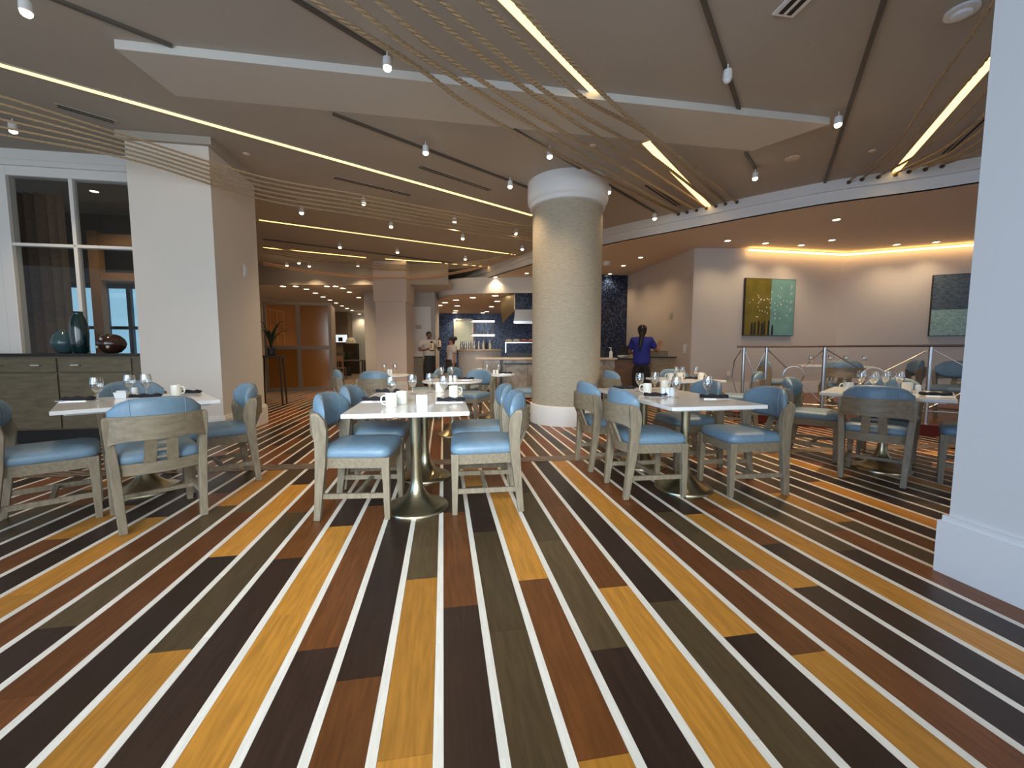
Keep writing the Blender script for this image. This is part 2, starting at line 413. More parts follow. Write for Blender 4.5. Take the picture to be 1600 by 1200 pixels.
# round column
rc = Vector((.87, 6.63, 0))
col = struct(MB().lathe([(.545,.3),(.545,3.4)], 48).build('round_column', M_grass, loc=rc, smooth=40))
tag(col, 'round column wrapped in tan woven wallcovering with white base and capital', 'column')
MB().lathe([(.575,0),(.575,.27),(.57,.295),(.55,.30)], 48).build('column_base', M_trim, col, smooth=40)
MB().lathe([(.55,3.33),(.585,3.34),(.59,3.40),(.615,3.42),(.625,3.46),(.625,CZ-.002)], 48).build('capital', M_trim, col, smooth=40)
# left square column (plank frame)
def sqcol(name, u0, u1, v0, v1, base_h, m, label, top=CZ, rz=A, org=(0,0,0), cap=True):
    e = MB().box(u0,u1,v0,v1,0,top).build(name, m, rz=rz, loc=org)
    struct(e); tag(e, label, 'column')
    MB().box(u0-.03,u1+.03,v0-.03,v1+.03,0,base_h).box(u0-.018,u1+.018,v0-.018,v1+.018,base_h,base_h+.03).build('column_base', M_trim, e)
    return e
lc = sqcol('square_column', -3.70, -2.80, 5.77, 7.0, .27, mat('column_paint', (.74,.70,.655), .6), 'wide square plaster column at the end of the dark sideboard')
MB().box(-3.76,-2.74,5.71,7.06,CZ-.09,CZ-.001).build('column_cap', M_ceil, lc)
pil = sqcol('square_pillar', 2.54, 3.5, .55, 1.635, .27, M_white, 'white painted pillar with tall baseboard cropped by the photo edge')
rear = sqcol('square_column', -3.95, -3.08, 12.0, 12.9, .2, mat('column_paint_pink', (.66,.57,.53), .65), 'pale square column behind the small round tables', rz=0)
MB().box(-3.99,-3.04,11.96,12.94,2.55,3.7).build('column_wrap', mat('column_paint_pink', (.66,.57,.53)), rear)
# wall light switch plates / thermostat
tag(MB().box(-.055,.055,-.012,0,-.09,.09).box(-.03,.03,-.02,-.012,-.05,.05).build('wall_alarm', M_trim, loc=W(-2.795,6.55,2.28), rz=A+PI/2), 'white alarm sounder on the side of the wide square column', 'alarm')

# ------------------------------------------------- window wall (left)
VW = 6.45
WA = dict(rz=A)
mb = MB().box(-10.5,-6.15,VW,VW+.12,0,CZ).box(-6.15,-3.7,VW,VW+.12,3.50,CZ).box(-6.15,-3.7,VW,VW+.12,0,.9)
struct(mb.build('wall_window', M_trim, rz=A))
win = struct(MB().box(-5.62,-5.49,VW-.03,VW+.10,.9,3.5).box(-5.49,-3.71,VW-.03,VW+.10,3.38,3.5).build('window_1', M_trim, rz=A, bevel=.008))
MB().box(-6.15,-5.95,VW-.06,VW+.1,.0,3.56).box(-5.95,-5.62,VW-.01,VW+.1,.0,3.5).box(-6.15,-3.71,VW-.06,VW+.1,3.5,3.58).build('window_frame', M_trim, win, bevel=.012)
for (a,b,c,d) in ((-4.81,-4.765,.9,3.38),(-5.49,-3.71,2.50,2.54)):
    MB().box(a,b,VW-.02,VW+.06,c,d).build('muntin', M_trim, win, bevel=.006)
for a,b in ((-5.49,-4.81),(-4.765,-3.9)):
    for c,d in ((.9,2.50),(2.54,3.38)):
        MB().box(a,b,VW+.02,VW+.026,c,d).build('pane', glassy('dark_window_glass', (.86,.88,.88), .008, .01, 0, .12), win)
# room beyond the window: curtain, blue-lit opening, wood post
cur = MB(); rings = []
for i in range(61):
    u = -6.75+1.32*i/60; v = 7.15+.05*math.sin(i*1.05)+.02*math.sin(i*2.3)
    rings.append([(u,v,.05),(u,v,3.4),(u,v+.012,3.4),(u,v+.012,.05)])
cur.loft(rings)
tag(cur.build('curtain', mat('taupe_curtain', (.30,.20,.13), .9, var=.1, scale=20), rz=A, smooth=60), 'taupe pleated curtain hanging behind the left window', 'curtain')
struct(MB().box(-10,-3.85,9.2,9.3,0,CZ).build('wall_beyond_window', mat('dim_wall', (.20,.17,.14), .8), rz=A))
struct(MB().box(-3.95,-3.85,7.0,9.2,0,CZ).build('wall_side_room', mat('wall_beige', (.58,.47,.33)), rz=A))
ow = struct(MB().box(-7.8,-5.2,9.15,9.2,.4,2.35).build('window_2', emit('daylight_sky_pane', (.40,.74,1.0), .75), rz=A))
M_mul = mat('dark_mullion', (.05,.06,.07), .5)
for a in (-7.75,-7.0,-6.35,-5.95,-5.25): MB().box(a-.035,a+.035,9.08,9.15,.3,2.4).build('mullion', M_mul, ow)
MB().box(-7.8,-5.2,9.08,9.15,1.55,1.61).box(-7.8,-5.2,9.08,9.15,2.33,2.42).build('transom', M_mul, ow)
tag(MB().box(-6.29,-6.13,8.7,8.84,0,3.3).box(-6.2,-4.6,8.72,8.82,3.05,3.25).box(-6.2,-4.6,8.72,8.82,2.42,2.56).build('wood_post', mat('tan_wood', (.42,.25,.13), .6), rz=A), 'tan wooden post and beams seen through the left window', 'post')

# ================================================================= CEILING FITTINGS
def flat_dir(a, b): return math.atan2(b.y-a.y, b.x-a.x)
def led(px0, px1, w, label, z=CZ, group='warm light slots in the ceiling'):
    a, b = P(*px0, z), P(*px1, z); ln = (b-a).length; rz = flat_dir(a, b)
    e = empty('light_slot', a, rz, label, 'light', group)
    MB().box(0,ln,-w/2-.012,-w/2,-.012,-.001).box(0,ln,w/2,w/2+.012,-.012,-.001).build('slot_trim', M_ceil, e)
    MB().box(0,ln,-w/2,w/2,-.008,-.001).build('diffuser', M_led, e)
    return e
led((-140,60),(832,336),.075,'longest warm light slot running from the left edge to the round column')
led((405,343),(806,397.5),.075,'warm light slot beyond the ropes, second from the front')
led((411,386),(572,402),.09,'left piece of the farthest warm light slot over the back tables')
led((602,404),(690,410),.09,'right piece of the farthest warm light slot over the back tables')
led((696,411),(768,416.5),.08,'short far light slot ending at the curved white soffit')
led((770,-22),(937,150),.085,'warm light slot at top centre ending at the white ceiling wedge')
led((1010,222),(1107,322),.10,'short warm light slot between white wedge and curved soffit')
led((1600,35),(1396,271),.085,'warm light slot beside the right pillar')
# cove strip on the picture wall
cp0, cp1, cp2 = Vector((5.2,9.22,LZ-.06)), Vector((7.7,9.68,LZ-.06)), Vector((10.3,8.52,LZ-.06))
cv = empty('cove_light', cp0, 0, 'glowing warm cove strip along the top of the painting wall', 'light')
for a, b in ((cp0,cp1),(cp1,cp2)):
    MB().bar(a-cp0, b-cp0, .03, .03).build('led_tape', emit('cove_led', (1.0,.58,.20), 10), cv)
# tracks
def track(pts, label):
    p = [P(u, v, CZ) for u, v in pts]
    mb = MB()
    for a, b in zip(p, p[1:]): mb.bar(a-p[0]+Vector((0,0,-.012)), b-p[0]+Vector((0,0,-.012)), .035, .024)
    o = mb.build('track_rail', M_track, loc=p[0]); return tag(o, label, 'track', 'lighting tracks')
track([(1090,-30),(1156,172)], 'dark lighting track at top right with a switched off lamp')
track([(1392,-35),(1288,287)], 'long dark lighting track nearest the right pillar')
track([(60,-14),(268,69)], 'dark lighting track at the top left corner')
track([(455,-8),(604,84)], 'dark lighting track under the leftmost rope at the top')
track([(520,176),(838,297)], 'dark lighting track running to the left of the column capital')
track([(803,201),(1024,331)], 'dark lighting track passing right of the column capital')
track([(1165,237),(1180,262)], 'short dark lighting track by the bright spot near the curved soffit')
track([(411,373),(720,412)], 'faint dark track among the far ropes')
# track spotlights
def spot_head(u, v, label, on=True, z=CZ-.10, power=7, sc=1.0, group='track spotlights'):
    p = P(u, v, z); e = empty('track_spotlight', p, 0, label, 'spotlight', group)
    MB().lathe([(.012*sc,.03),(.035*sc,.028),(.038*sc,.0),(.04*sc,-.045),(.034*sc,-.05)], 12).build('lamp_housing', M_trim, e, smooth=40)
    MB().lathe([(.006,.03),(.006,CZ-z-.02)], 8).build('stem', M_trim, e)
    MB().sphere((0,0,-.055),(.034*sc,.034*sc,.026*sc),12,8).build('lamp_lens', M_bulb if on else M_trim, e)
    if on and power:
        l = bpy.data.lights.new('lamp_beam', 'SPOT'); l.energy = power*12; l.spot_size = 1.9; l.spot_blend = .8; l.color = (1,.72,.42); l.shadow_soft_size = .04
        o = bpy.data.objects.new('lamp_beam', l); COL.objects.link(o); o.parent = e; o.location = (0,0,-.08)
    return e
spot_head(605,96,'bright spotlight just under the ropes at top left of centre')
spot_head(20,197,'bright spotlight at the left edge above the window')
spot_head(40,8,'bright spotlight cut by the top left corner')
spot_head(1180,273,'glaring spotlight in front of the curved soffit', power=18)
spot_head(1310,187,'spotlight at the right tip of the white wedge', power=30)
spot_head(1137,115,'switched off white track lamp at top right', on=False)
for (u, v), w_ in ordn(((665,232),(797,286))): spot_head(u, v, w_+'spotlight on the track left of the column capital')
for (u, v), w_ in ordn(((859,238),(951,295),(1023,337))): spot_head(u, v, w_+'spotlight on the track right of the column capital')
for (u, v), w_ in ordn(((471,328),(568,313),(710,343),(806,361),(816,386))): spot_head(u, v, w_+'spotlight among the middle ropes left of the round column', power=9)
for (u, v), w_ in ordn(((611,350),(723,369),(531,383),(621,391),(467,408),(448,412),(483,413),(559,413),(647,418),(727,402))): spot_head(u, v, w_+'small spotlight over the back tables among the far ropes', power=9)
# recessed downlights
def downlight(u, v, z, label, group, power, r=.055):
    p = P(u, v, z)
    if z < 3 and p.y > 19.6: p = p*(19.6/p.y); p.z = z
    if z == 3.1 and p.y < 12.7: p = Vector((p.x*12.7/p.y, 12.7, z))
    e = empty('downlight', p, 0, label, 'downlight', group)
    MB().lathe([(r,-.001),(r*1.35,-.002),(r*1.35,-.008),(r,-.006)], 16, cap=False).build('trim_ring', M_trim, e, smooth=40)
    MB().lathe([(r,-.002),(r,-.005)], 16).build('lens', M_down, e)
    if power:
        l = bpy.data.lights.new('downlight_beam', 'SPOT'); l.energy = power*1.8; l.spot_size = 2.2; l.spot_blend = .9; l.color = (1,.72,.42); l.shadow_soft_size = .05
        o = bpy.data.objects.new('downlight_beam', l); COL.objects.link(o); o.parent = e; o.location = (0,0,-.03)
for (u, v), w_ in ordn(((1307,343),(1137,376),(1196,380),(1252,383),(1300,375),(1401,382),(1463,378))):
    downlight(u, v, LZ, w_+'round downlight in the low ceiling before the painting wall', 'downlights by the painting wall', 20)
for (u, v), w_ in ordn(((1001,402),(974,415),(953,428),(823,427),(774,433))):
    downlight(u, v, LZ, w_+'round downlight in the low ceiling over the buffet counter', 'downlights over the buffet', 22)
for (x, y), w_ in ordn(((405,463),(452,437),(555,412),(567,467),(552,513),(543,547),(713,390),(922,372),(941,424),(888,475),(843,521),(806,556))):
    downlight(620+x/6, 400+y/6, 2.93, w_+'bright downlight in the bar ceiling', 'bar downlights', 30, .10)
for (x, y), w_ in ordn(((290,160),(385,205),(465,243),(530,272),(587,300),(638,323),(683,345),(727,367),(763,385),(800,400),(855,427),(613,155),(678,200),(733,237),(780,265),(850,305),(917,352),(947,372))):
    downlight(380+x/4.706, 400+y/4.706, 3.1, w_+'small downlight in the ceiling of the far left room', 'far room downlights', 26, .075)
# vents, detectors
p_in = W(-5.55, 7.9, CZ)
e = empty('downlight', p_in, 0, 'downlight in the side room seen through the left window', 'downlight')
MB().lathe([(.055,-.002),(.055,-.005)], 16).build('lens', M_down, e); MB().lathe([(.055,-.001),(.075,-.002),(.075,-.008),(.055,-.006)], 16, cap=False).build('trim_ring', M_trim, e)
l = bpy.data.lights.new('downlight_beam', 'SPOT'); l.energy = 60; l.spot_size = 2.4; l.spot_blend = .9; l.color = (1,.75,.5); l.shadow_soft_size = .05
o = bpy.data.objects.new('downlight_beam', l); COL.objects.link(o); o.parent = e; o.location = (0,0,-.03)
def slot_vent(px0, px1, w, label):
    a, b = P(*px0, CZ), P(*px1, CZ); ln = (b-a).length
    e = empty('slot_vent', a, flat_dir(a, b), label, 'vent', 'linear ceiling vents')
    MB().box(0,ln,-w/2,w/2,-.008,-.001).build('vent_frame', M_ceil, e)
    for k in (-1, 1): MB().box(.02,ln-.02,k*w*.25-w*.13,k*w*.25+w*.13,-.010,-.007).build('vent_slot', M_dark, e)
slot_vent((85,163),(182,191),.09,'linear air vent near the left edge beside the ropes')
slot_vent((520,276),(643,305),.10,'linear air vent left of the long light slot')
slot_vent((654,259),(767,297),.10,'linear air vent between light slot and track, near the column')
slot_vent((1010,287),(1061,321),.12,'linear air vent behind the ropes by the curved soffit')
slot_vent((1476,240),(1536,184),.10,'linear air vent behind the ropes at the right pillar')
p = P(1243,3,CZ); e = empty('ceiling_vent', p, .15, 'square white vent cut by the top edge of the photo', 'vent')
MB().box(-.09,.09,-.12,.12,-.012,-.001).build('vent_frame', M_trim, e)
for k in (-1,1): MB().box(k*.035-.02,k*.035+.02,-.1,.1,-.014,-.011).build('vent_slot', M_dark, e)
p = P(1503,16,CZ); e = empty('smoke_detector', p, 0, 'round white dome detector at the top right corner', 'detector')
MB().lathe([(.10,-.001),(.10,-.02),(.06,-.025)], 24).build('mounting_plate', M_trim, e, smooth=40)
MB().lathe([(.06,-.024),(.055,-.045),(.03,-.055),(.005,-.057)], 24).build('dome', M_trim, e, smooth=40)
for u, v, l in ((1238,247,'flat round speaker grille near the glaring spotlight'),(926,227,'small white sprinkler cap above the column capital'),(1363,235,'small round ceiling plate left of the right light slot'),(385,240,'small round ceiling plate beside the wide square column')):
    p = P(u, v, CZ); r = .09 if u == 1238 else .04
    tag(MB().lathe([(r,-.001),(r,-.01),(r*.8,-.014)], 20).build('ceiling_plate', M_ceil2, loc=p, smooth=40), l, 'ceiling plate')
p = P(948,409,LZ); tag(MB().lathe([(.09,-.001),(.09,-.07),(.07,-.09),(.01,-.092)],16).build('ceiling_camera', M_trim, loc=p, smooth=40), 'white camera housing under the low ceiling right of the round column', 'camera')
# ropes
def spline(pts, n=14):
    return smooth_curve([Vector(p) for p in pts], n)
def rope(pts, label, group, r=.011, strands=True, m=None):
    c = spline(pts, 16); o0 = c[0].copy(); c = [p-o0 for p in c]
    e = None
    if strands:
        # three twisted strands
        mb = MB(); dense = []
        for a, b in zip(c, c[1:]):
            n = max(1, int((b-a).length/.022))
            for j in range(n): dense.append(a.lerp(b, j/n))
        dense.append(c[-1])
        for k in range(3):
            path = []; d = 0
            for i, p in enumerate(dense):
                t = (dense[min(i+1,len(dense)-1)]-dense[max(i-1,0)]).normalized()
                a = t.cross(Vector((0,0,1))).normalized(); b = a.cross(t)
                ang = 2*PI*k/3+i*.85
                path.append(p+.55*r*(math.cos(ang)*a+math.sin(ang)*b))
            mb.tube(path, r*.58, 5)
    else: mb = MB().tube(c, r, 6)
    o = mb.build('ceiling_rope', m or M_rope, loc=o0, smooth=60)
    return tag(o, label, 'rope', group)
def hook(p, nrm, label, group):
    e = empty('rope_hook', p, math.atan2(nrm.y, nrm.x), label, 'hook', group)
    MB().lathe([(.028,0),(.028,.012)], 12).build('plate', M_hook, e).rotation_euler = (0, PI/2, 0)
    MB().tube([(0,0,0),(.05,0,0),(.075,0,.012),(.085,0,.0),(.075,0,-.012)], .007, 6).build('eye', M_hook, e, smooth=60)
b0f = [a.lerp(b, k/12) for a, b in zip(b0, b0[1:]) for k in range(12)]
def on_beam(u, v):                       # a point on the beam face seen at pixel column u
    best = min(b0f, key=lambda p: abs(PX(Vector((p.x,p.y,3.62)))[0]-u) if PX(Vector((p.x,p.y,3.62))) else 1e9)
    q = Q(u, v, best.y); q.z = max(3.59, min(3.70, q.z))
    i = b0f.index(best); t = b0f[min(i+1,len(b0f)-1)]-b0f[max(i-1,0)]; n = Vector((-t.y,t.x,0)).normalized()*sgn
    return Vector((best.x, best.y, q.z))+n*.002, n
GA = 'manila ropes slung to the curved soffit near the centre'
hk = [(1060,335),(1074,332),(1089,329),(1104,325.5),(1118,322.5),(1133,319),(1151,316)]
ra = [((491,0),(656,108),(803,206)),((544,0),(729.5,133),(1020,308)),((589.5,0),(768,136.5),(1020,290)),((649,0),(827.5,143.5),(1020,269)),((689,0),(862.5,150),(1020,245)),((750.5,0),(908,150.5),(1020,217)),((805,0),(953.5,157.5),(1040,228))]
names = ['leftmost','second','third','fourth','fifth','sixth','rightmost']
for i in range(7):
    h, n = on_beam(*hk[i]); hook(h, n, names[i]+' bronze rope hook on the curved soffit right of the column', 'centre rope hooks')
    a, b, c = ra[i]
    pa, pb, pc = P(*a, 3.40), P(*b, 3.43), P(*c, 3.47 if i in (0, 6) else 3.56)
    out = pa+(pa-pb)*1.3; out.z = 3.50
    rope([out, pa, pb, pc, h+n*.085], names[i]+' of the seven thick ropes crossing the top centre ceiling', GA, r=.019)
for i in range(6):
    pts = [(-230,84+16*i),(0,150+12*i),(207,215+7*i),(408,276+7*i),(560,304+6.4*i),(700,331+5.5*i),(833,356+4.6*i)]
    zz = [3.47,3.43-.02*i,3.39-.04*i,3.38-.04*i,3.40-.025*i,3.46-.01*i,3.56]
    rope([P(u, v, z) for (u, v), z in zip(pts, zz)], ['topmost','second from top','third from top','third from bottom','second from bottom','lowest'][i]+' of the six ropes sweeping past the wide square column', 'ropes past the left column', r=.011)
for i in range(4):
    pts = [(411,384+3.5*i),(520,402+3.2*i),(620,414+2.6*i),(740,409+2.4*i),(818,391+2*i)]
    rope([P(u, v, z) for (u, v), z in zip(pts, (3.5,3.42,3.40,3.48,3.6))], ['topmost','second from top','third from top','lowest'][i]+' thin far rope sagging over the back tables', 'far sagging ropes', r=.012, strands=False)
M_rope_lit = mat('lit_rope', (.80,.45,.27), .7)  # brighter, redder rope: warm lamp light put into the colour
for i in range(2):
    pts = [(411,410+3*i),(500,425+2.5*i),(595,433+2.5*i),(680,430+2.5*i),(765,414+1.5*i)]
    rope([P(u, v, z) for (u, v), z in zip(pts, (3.36,3.24,3.20,3.28,3.55))], ['upper','lower'][i]+' of the two reddish-lit ropes lowest over the back column', 'reddish-lit far ropes', r=.014, strands=False, m=M_rope_lit)
hd = [(1325.5,285),(1347,280.5),(1371,277),(1397.5,273),(1420,268.5),(1446,265),(1471,260)]
rd = [((1394,232),(1469,124),(1553,4)),((1400,240),(1480,160),(1546,86)),((1431,243),(1490,195),(1540,144)),((1469,236),(1510,206),(1536,182)),((1475,244),(1515,218),(1537,200)),((1490,245),(1520,228),(1540,213)),((1500,248),(1525,238),(1545,226))]
for i in range(7):
    h, n = on_beam(*hd[i]); hook(h, n, names[i]+' bronze rope hook on the curved soffit left of the right pillar', 'right rope hooks')
    a, b, c = rd[i]; pc = P(*c, 3.44); pb = P(*b, 3.45); out = pc+(pc-pb)*1.2; out.z = 3.5
    rope([out, pc, pb, P(*a, 3.50), h+n*.085], names[i]+' of the ropes running behind the right pillar', 'ropes at the right pillar', r=.015)

# ================================================================= PLATFORM AND RAILING
rl = [P(1263,632,.33), P(1497,645,.33)]
rdv = (rl[1]-rl[0]).normalized()
def on_rail(u):                           # point on the rail line at pixel column u
    a = (u-800)/F_PX
    p, d = rl[0], rdv
    # x = a*depth, depth ~ cp*y - sp*(z-h)
    best = None
    for i in range(-400, 500):
        q = p+d*(i*.01)
        e = abs(PX(Vector((q.x,q.y,.7)))[0]-u)
        if best is None or e < best[0]: best = (e, q)
    return best[1]
PLZ = .15
r_end = on_rail(1158); r_far = rl[1]+rdv*3.0
nrm = Vector((rdv.y, -rdv.x, 0)); nrm = nrm if nrm.dot(-rl[0]) > 0 else -nrm
back = -nrm
c0 = r_end+nrm*.06-rdv*.08; c1 = r_far+nrm*.06
poly = [(c0.x,c0.y),(c1.x,c1.y),(12.4,6.2),(10.35,8.6),(7.7,9.78),(5.2,9.3),(4.55,9.3)]
plat = struct(MB().prism(poly, 0.002, PLZ).build('floor_platform', mat('platform_wood', (.16,.062,.035), .4, var=.25, scale=6, stretch=(1,8,1))))
MB().bar(Vector((c0.x,c0.y,.075))+nrm*.006, Vector((c1.x,c1.y,.075))+nrm*.006, .012, .15).build('riser', mat('dark_red_carpet', (.085,.008,.008), .95, var=.2, scale=90), plat)
o0 = Vector((r_end.x, r_end.y, PLZ))
rail = empty('guard_railing', o0, 0, 'steel guard railing with crossed rods and dark wooden top rail', 'railing')
rel = lambda p, z: Vector((p.x-o0.x, p.y-o0.y, z-PLZ))
TOPZ = 1.205
MB().bar(rel(r_end-rdv*.08, TOPZ), rel(r_far, TOPZ), .07, .03).build('top_rail', mat('dark_walnut_rail', (.07,.035,.025), .35), rail, bevel=.01)
MB().tube([rel(r_end, .33), rel(r_far, .33)], .013, 8).build('bottom_rail', M_steel, rail, smooth=60)
posts = [on_rail(u) for u in (1160,1196,1286,1451)]; posts.append(posts[3]+(posts[3]-posts[2]))
for q in posts:
    o = MB().lathe([(.05,.001),(.05,.012),(.024,.014),(.024,TOPZ-PLZ-.015)], 12).build('post', M_steel, rail, rel(q, PLZ), smooth=40)
for a, b in ((posts[0],posts[1]),(posts[1],posts[2]),(posts[2],posts[3]),(posts[3],posts[4])):
    m = (a+b)/2; zc = .77; rr = .13 if (b-a).length > .6 else 0
    t = (b-a).normalized()
    for (p, z) in ((a,.36),(a,1.17),(b,.36),(b,1.17)):
        d = (Vector((p.x,p.y,z))-Vector((m.x,m.y,zc))).normalized()
        MB().tube([rel(m, zc)+d*rr, rel(p, z)], .008, 6).build('cross_rod', M_steel, rail, smooth=60)
    if rr: MB().tube([rel(m, zc)+t*rr*math.cos(k*PI/12)+Vector((0,0,rr*math.sin(k*PI/12))) for k in range(25)], .009, 6, cap=False).build('ring', M_steel, rail, smooth=60)
MB().tube([rel(r_end,1.15)+Vector((-.02,0,0)), rel(r_end,.98)-rdv*.11, rel(r_end,.72)-rdv*.13, rel(r_end,.45)-rdv*.06, rel(r_end,.35)], .01, 6).build('end_hoop', M_steel, rail, smooth=60)

# ================================================================= CHAIRS
def arc_y(x, w=.25, y0=-.215, d=.105): return y0-d*(1-(x/w)**2)
def make_chair(name='dining_chair'):
    e = empty(name, (0,0,0))
    # seat cushion
    mb = MB(); rings = []
    N = 32
    def ring(k, z, sc):
        r = []
        for j in range(N):
            a = 2*PI*j/N; cx, sy = math.cos(a), math.sin(a)
            ex = .24*math.copysign(abs(cx)**.28, cx); ey = .24*math.copysign(abs(sy)**.28, sy)
            ex *= 1-.09*(0.5-ey/.48)
            r.append((ex*sc, ey*sc, z))
        return r
    for z, sc in ((.425,.95),(.43,.985),(.445,1.0),(.465,.995),(.482,.965),(.494,.90),(.503,.78),(.510,.5),(.512,.2)): rings.append(ring(0, z, sc))
    mb.loft(rings).build('seat_cushion', M_blue, e, smooth=50)
    # seat frame: front rail, two side rails, curved back rail
    mb = MB().box(-.2,.2,.195,.222,.355,.428)
    for s in (-1, 1): mb.bar((s*.195,-.2,.392),(s*.212,.21,.392),.026,.072)
    R = []
    for i in range(13):
        x = -.205+.41*i/12; y = arc_y(x, .205, -.205, .045)
        R.append([(x,y-.013,.355),(x,y+.013,.355),(x,y+.013,.428),(x,y-.013,.428)])
    mb.loft(R); mb.build('seat_frame', M_oakh, e)
    for s in (-1, 1):
        lg = MB().rectloft([(s*.213,.212,0,.036,.036),(s*.211,.210,.2,.043,.043),(s*.207,.207,.428,.054,.054)]).build('leg', M_oak, e, bevel=.003)
        lg = MB().rectloft([(s*.205,-.255,0,.042,.042),(s*.213,-.232,.20,.046,.054),(s*.222,-.212,.40,.048,.068),(s*.231,-.204,.54,.046,.076),(s*.237,-.204,.62,.044,.090),(s*.243,-.213,.68,.038,.086),(s*.246,-.225,.715,.032,.062),(s*.244,-.232,.732,.028,.040)]).build('leg', M_oak, e, bevel=.004)
        MB().bar((s*.208,-.225,.165),(s*.21,.205,.165),.02,.034).build('stretcher', M_oak, e)
    MB().bar((-.205,.0,.165),(.205,.0,.165),.026,.026).build('stretcher', M_oak, e)
    # curved back rail (band)
    R = []
    for i in range(21):
        x = -.246+.492*i/20; y = arc_y(x, .246, -.232, .10)
        f = abs(x)/.246; z0 = .585-.03*f**6; z1 = .735
        R.append([(x,y-.012,z0),(x,y+.012,z0),(x,y+.012,z1),(x,y-.012,z1)])
    MB().loft(R).build('back_rail', M_oakh, e, smooth=40)
    # padded backrest
    R = []; K = 20
    for i in range(25):
        f = -1+2*i/24; x = .236*f; y = arc_y(x, .246, -.232, .10)+.054
        h = max(.12, (1-abs(f)**3.2))**.5; th = .040*max(.3, (1-abs(f)**5)**.5)
        zc = .722; r = []
        for j in range(K):
            a = 2*PI*j/K; c_, s_ = math.cos(a), math.sin(a)
            top = .125*h if s_ > 0 else .12*h
            r.append((x, y+th*math.copysign(abs(c_)**.7, c_), zc+top*math.copysign(abs(s_)**.7, s_)))
        R.append(r)
    pd = MB().loft(R).build('backrest_pad', M_blue, e, smooth=60)
    for ix in (5, 19):
        MB().tube([Vector(q) for q in R[ix]]+[Vector(R[ix][0])], .0028, 5, cap=False).build('piping', M_blue, pd, smooth=60)
    # splat: two slats joined by rungs
    sp_ = MB()
    for s in (-1, 1):
        sp_.loft([[(s*.058-.03,-.262,.425),(s*.058+.03,-.262,.425),(s*.058+.03,-.244,.425),(s*.058-.03,-.244,.425)],
                  [(s*.05-.03,-.335,.61),(s*.05+.03,-.335,.61),(s*.05+.03,-.317,.61),(s*.05-.03,-.317,.61)]])
    so = sp_.build('splat', M_oak, e)
    for t in (.18,.45,.72):
        MB().cbox((0,-.253-.073*t,.425+.185*t),(.06,.012,.016)).build('rung', M_oak, so)
    return e
chair0 = make_chair(); used = [False]
def chair(u, v, deg, label, group, world=False, z=0, rim=0):
    if not used[0]: o = chair0; used[0] = True
    else: o = copy_tree(chair0)
    o.location = Vector((u, v, z)) if world else W(u, v, z)
    o.rotation_euler = (0, 0, math.radians(deg)+(0 if world else A))
    return tag(o, label, 'chair', group)
# ================================================================= TABLES
def pedestal(parent, x, y, h, R=.23):
    p = MB().lathe([(R,0),(R,.012),(R*.97,.020),(R*.80,.032),(R*.55,.058),(R*.34,.10),(R*.22,.155),(.038,.22),(.036,.30),(.036,h-.03),(.05,h-.028),(.05,h)], 32).build('pedestal', M_brass, parent, (x,y,0), smooth=50)
    return p
def rect_table(c, rz, w, d, peds, label, z=0, group='white topped dining tables'):
    e = empty('dining_table', Vector((c.x,c.y,z)), rz, label, 'table', group)
    MB().box(-w/2,w/2,-d/2,d/2,.717,.745).build('tabletop', M_top, e, bevel=.003)
    MB().box(-w/2+.06,w/2-.06,-d/2+.06,d/2-.06,.703,.717).build('underplate', M_trim, e)
    for x, y in peds: pedestal(e, x, y, .703)
    return e
def round_table(c, R, label):
    e = empty('round_table', c, 0, label, 'table', 'small round tables at the back')
    MB().lathe([(R-.006,.717),(R,.721),(R,.741),(R-.004,.745)], 40).build('tabletop', M_top, e, smooth=40)
    pedestal(e, 0, 0, .717, .21)
    return e
def WV(u, v): return W(u, v, 0)
rect_table(WV(-.235,3.43), A, .80, 1.54, ((0.03,-.44),(.06,.30)), 'long white table in the centre with two brass pedestals, nearest the camera')
rect_table(WV(1.955,3.36), A, .76, 1.48, ((0,-.31),(0,.40)), 'long white table right of the round column with four blue chairs')
rect_table(WV(-2.42,3.74), A+math.radians(35), .92, .92, ((0,0),), 'square white table set at an angle before the dark sideboard')
rect_table(WV(4.17,3.25), A+math.radians(-55), .90, .90, ((0,0),), 'square white table in front of the railing beside the right pillar')
rect_table(Vector((2.42,5.75,0)), A, .76, .76, ((0,0),), 'small square table behind the right centre table, near the woman in blue')
rect_table(Vector((5.45,6.98,0)), math.radians(-28), .95, .76, ((0,0),), 'white table on the platform behind the railing', z=PLZ)
round_table(Vector((-.80,5.50,0)), .40, 'small round table just behind the long centre table')
round_table(Vector((-2.06,6.80,0)), .36, 'small round table before the pale back column')
round_table(Vector((-.30,7.0,0)), .36, 'small round table before the marble counter')
G1='blue chairs at the centre table'; G2='blue chairs at the right centre table'; G3='blue chairs at the angled left table'; G4='blue chairs by the railing'; G5='chairs on the platform'; G6='chairs at the back tables'
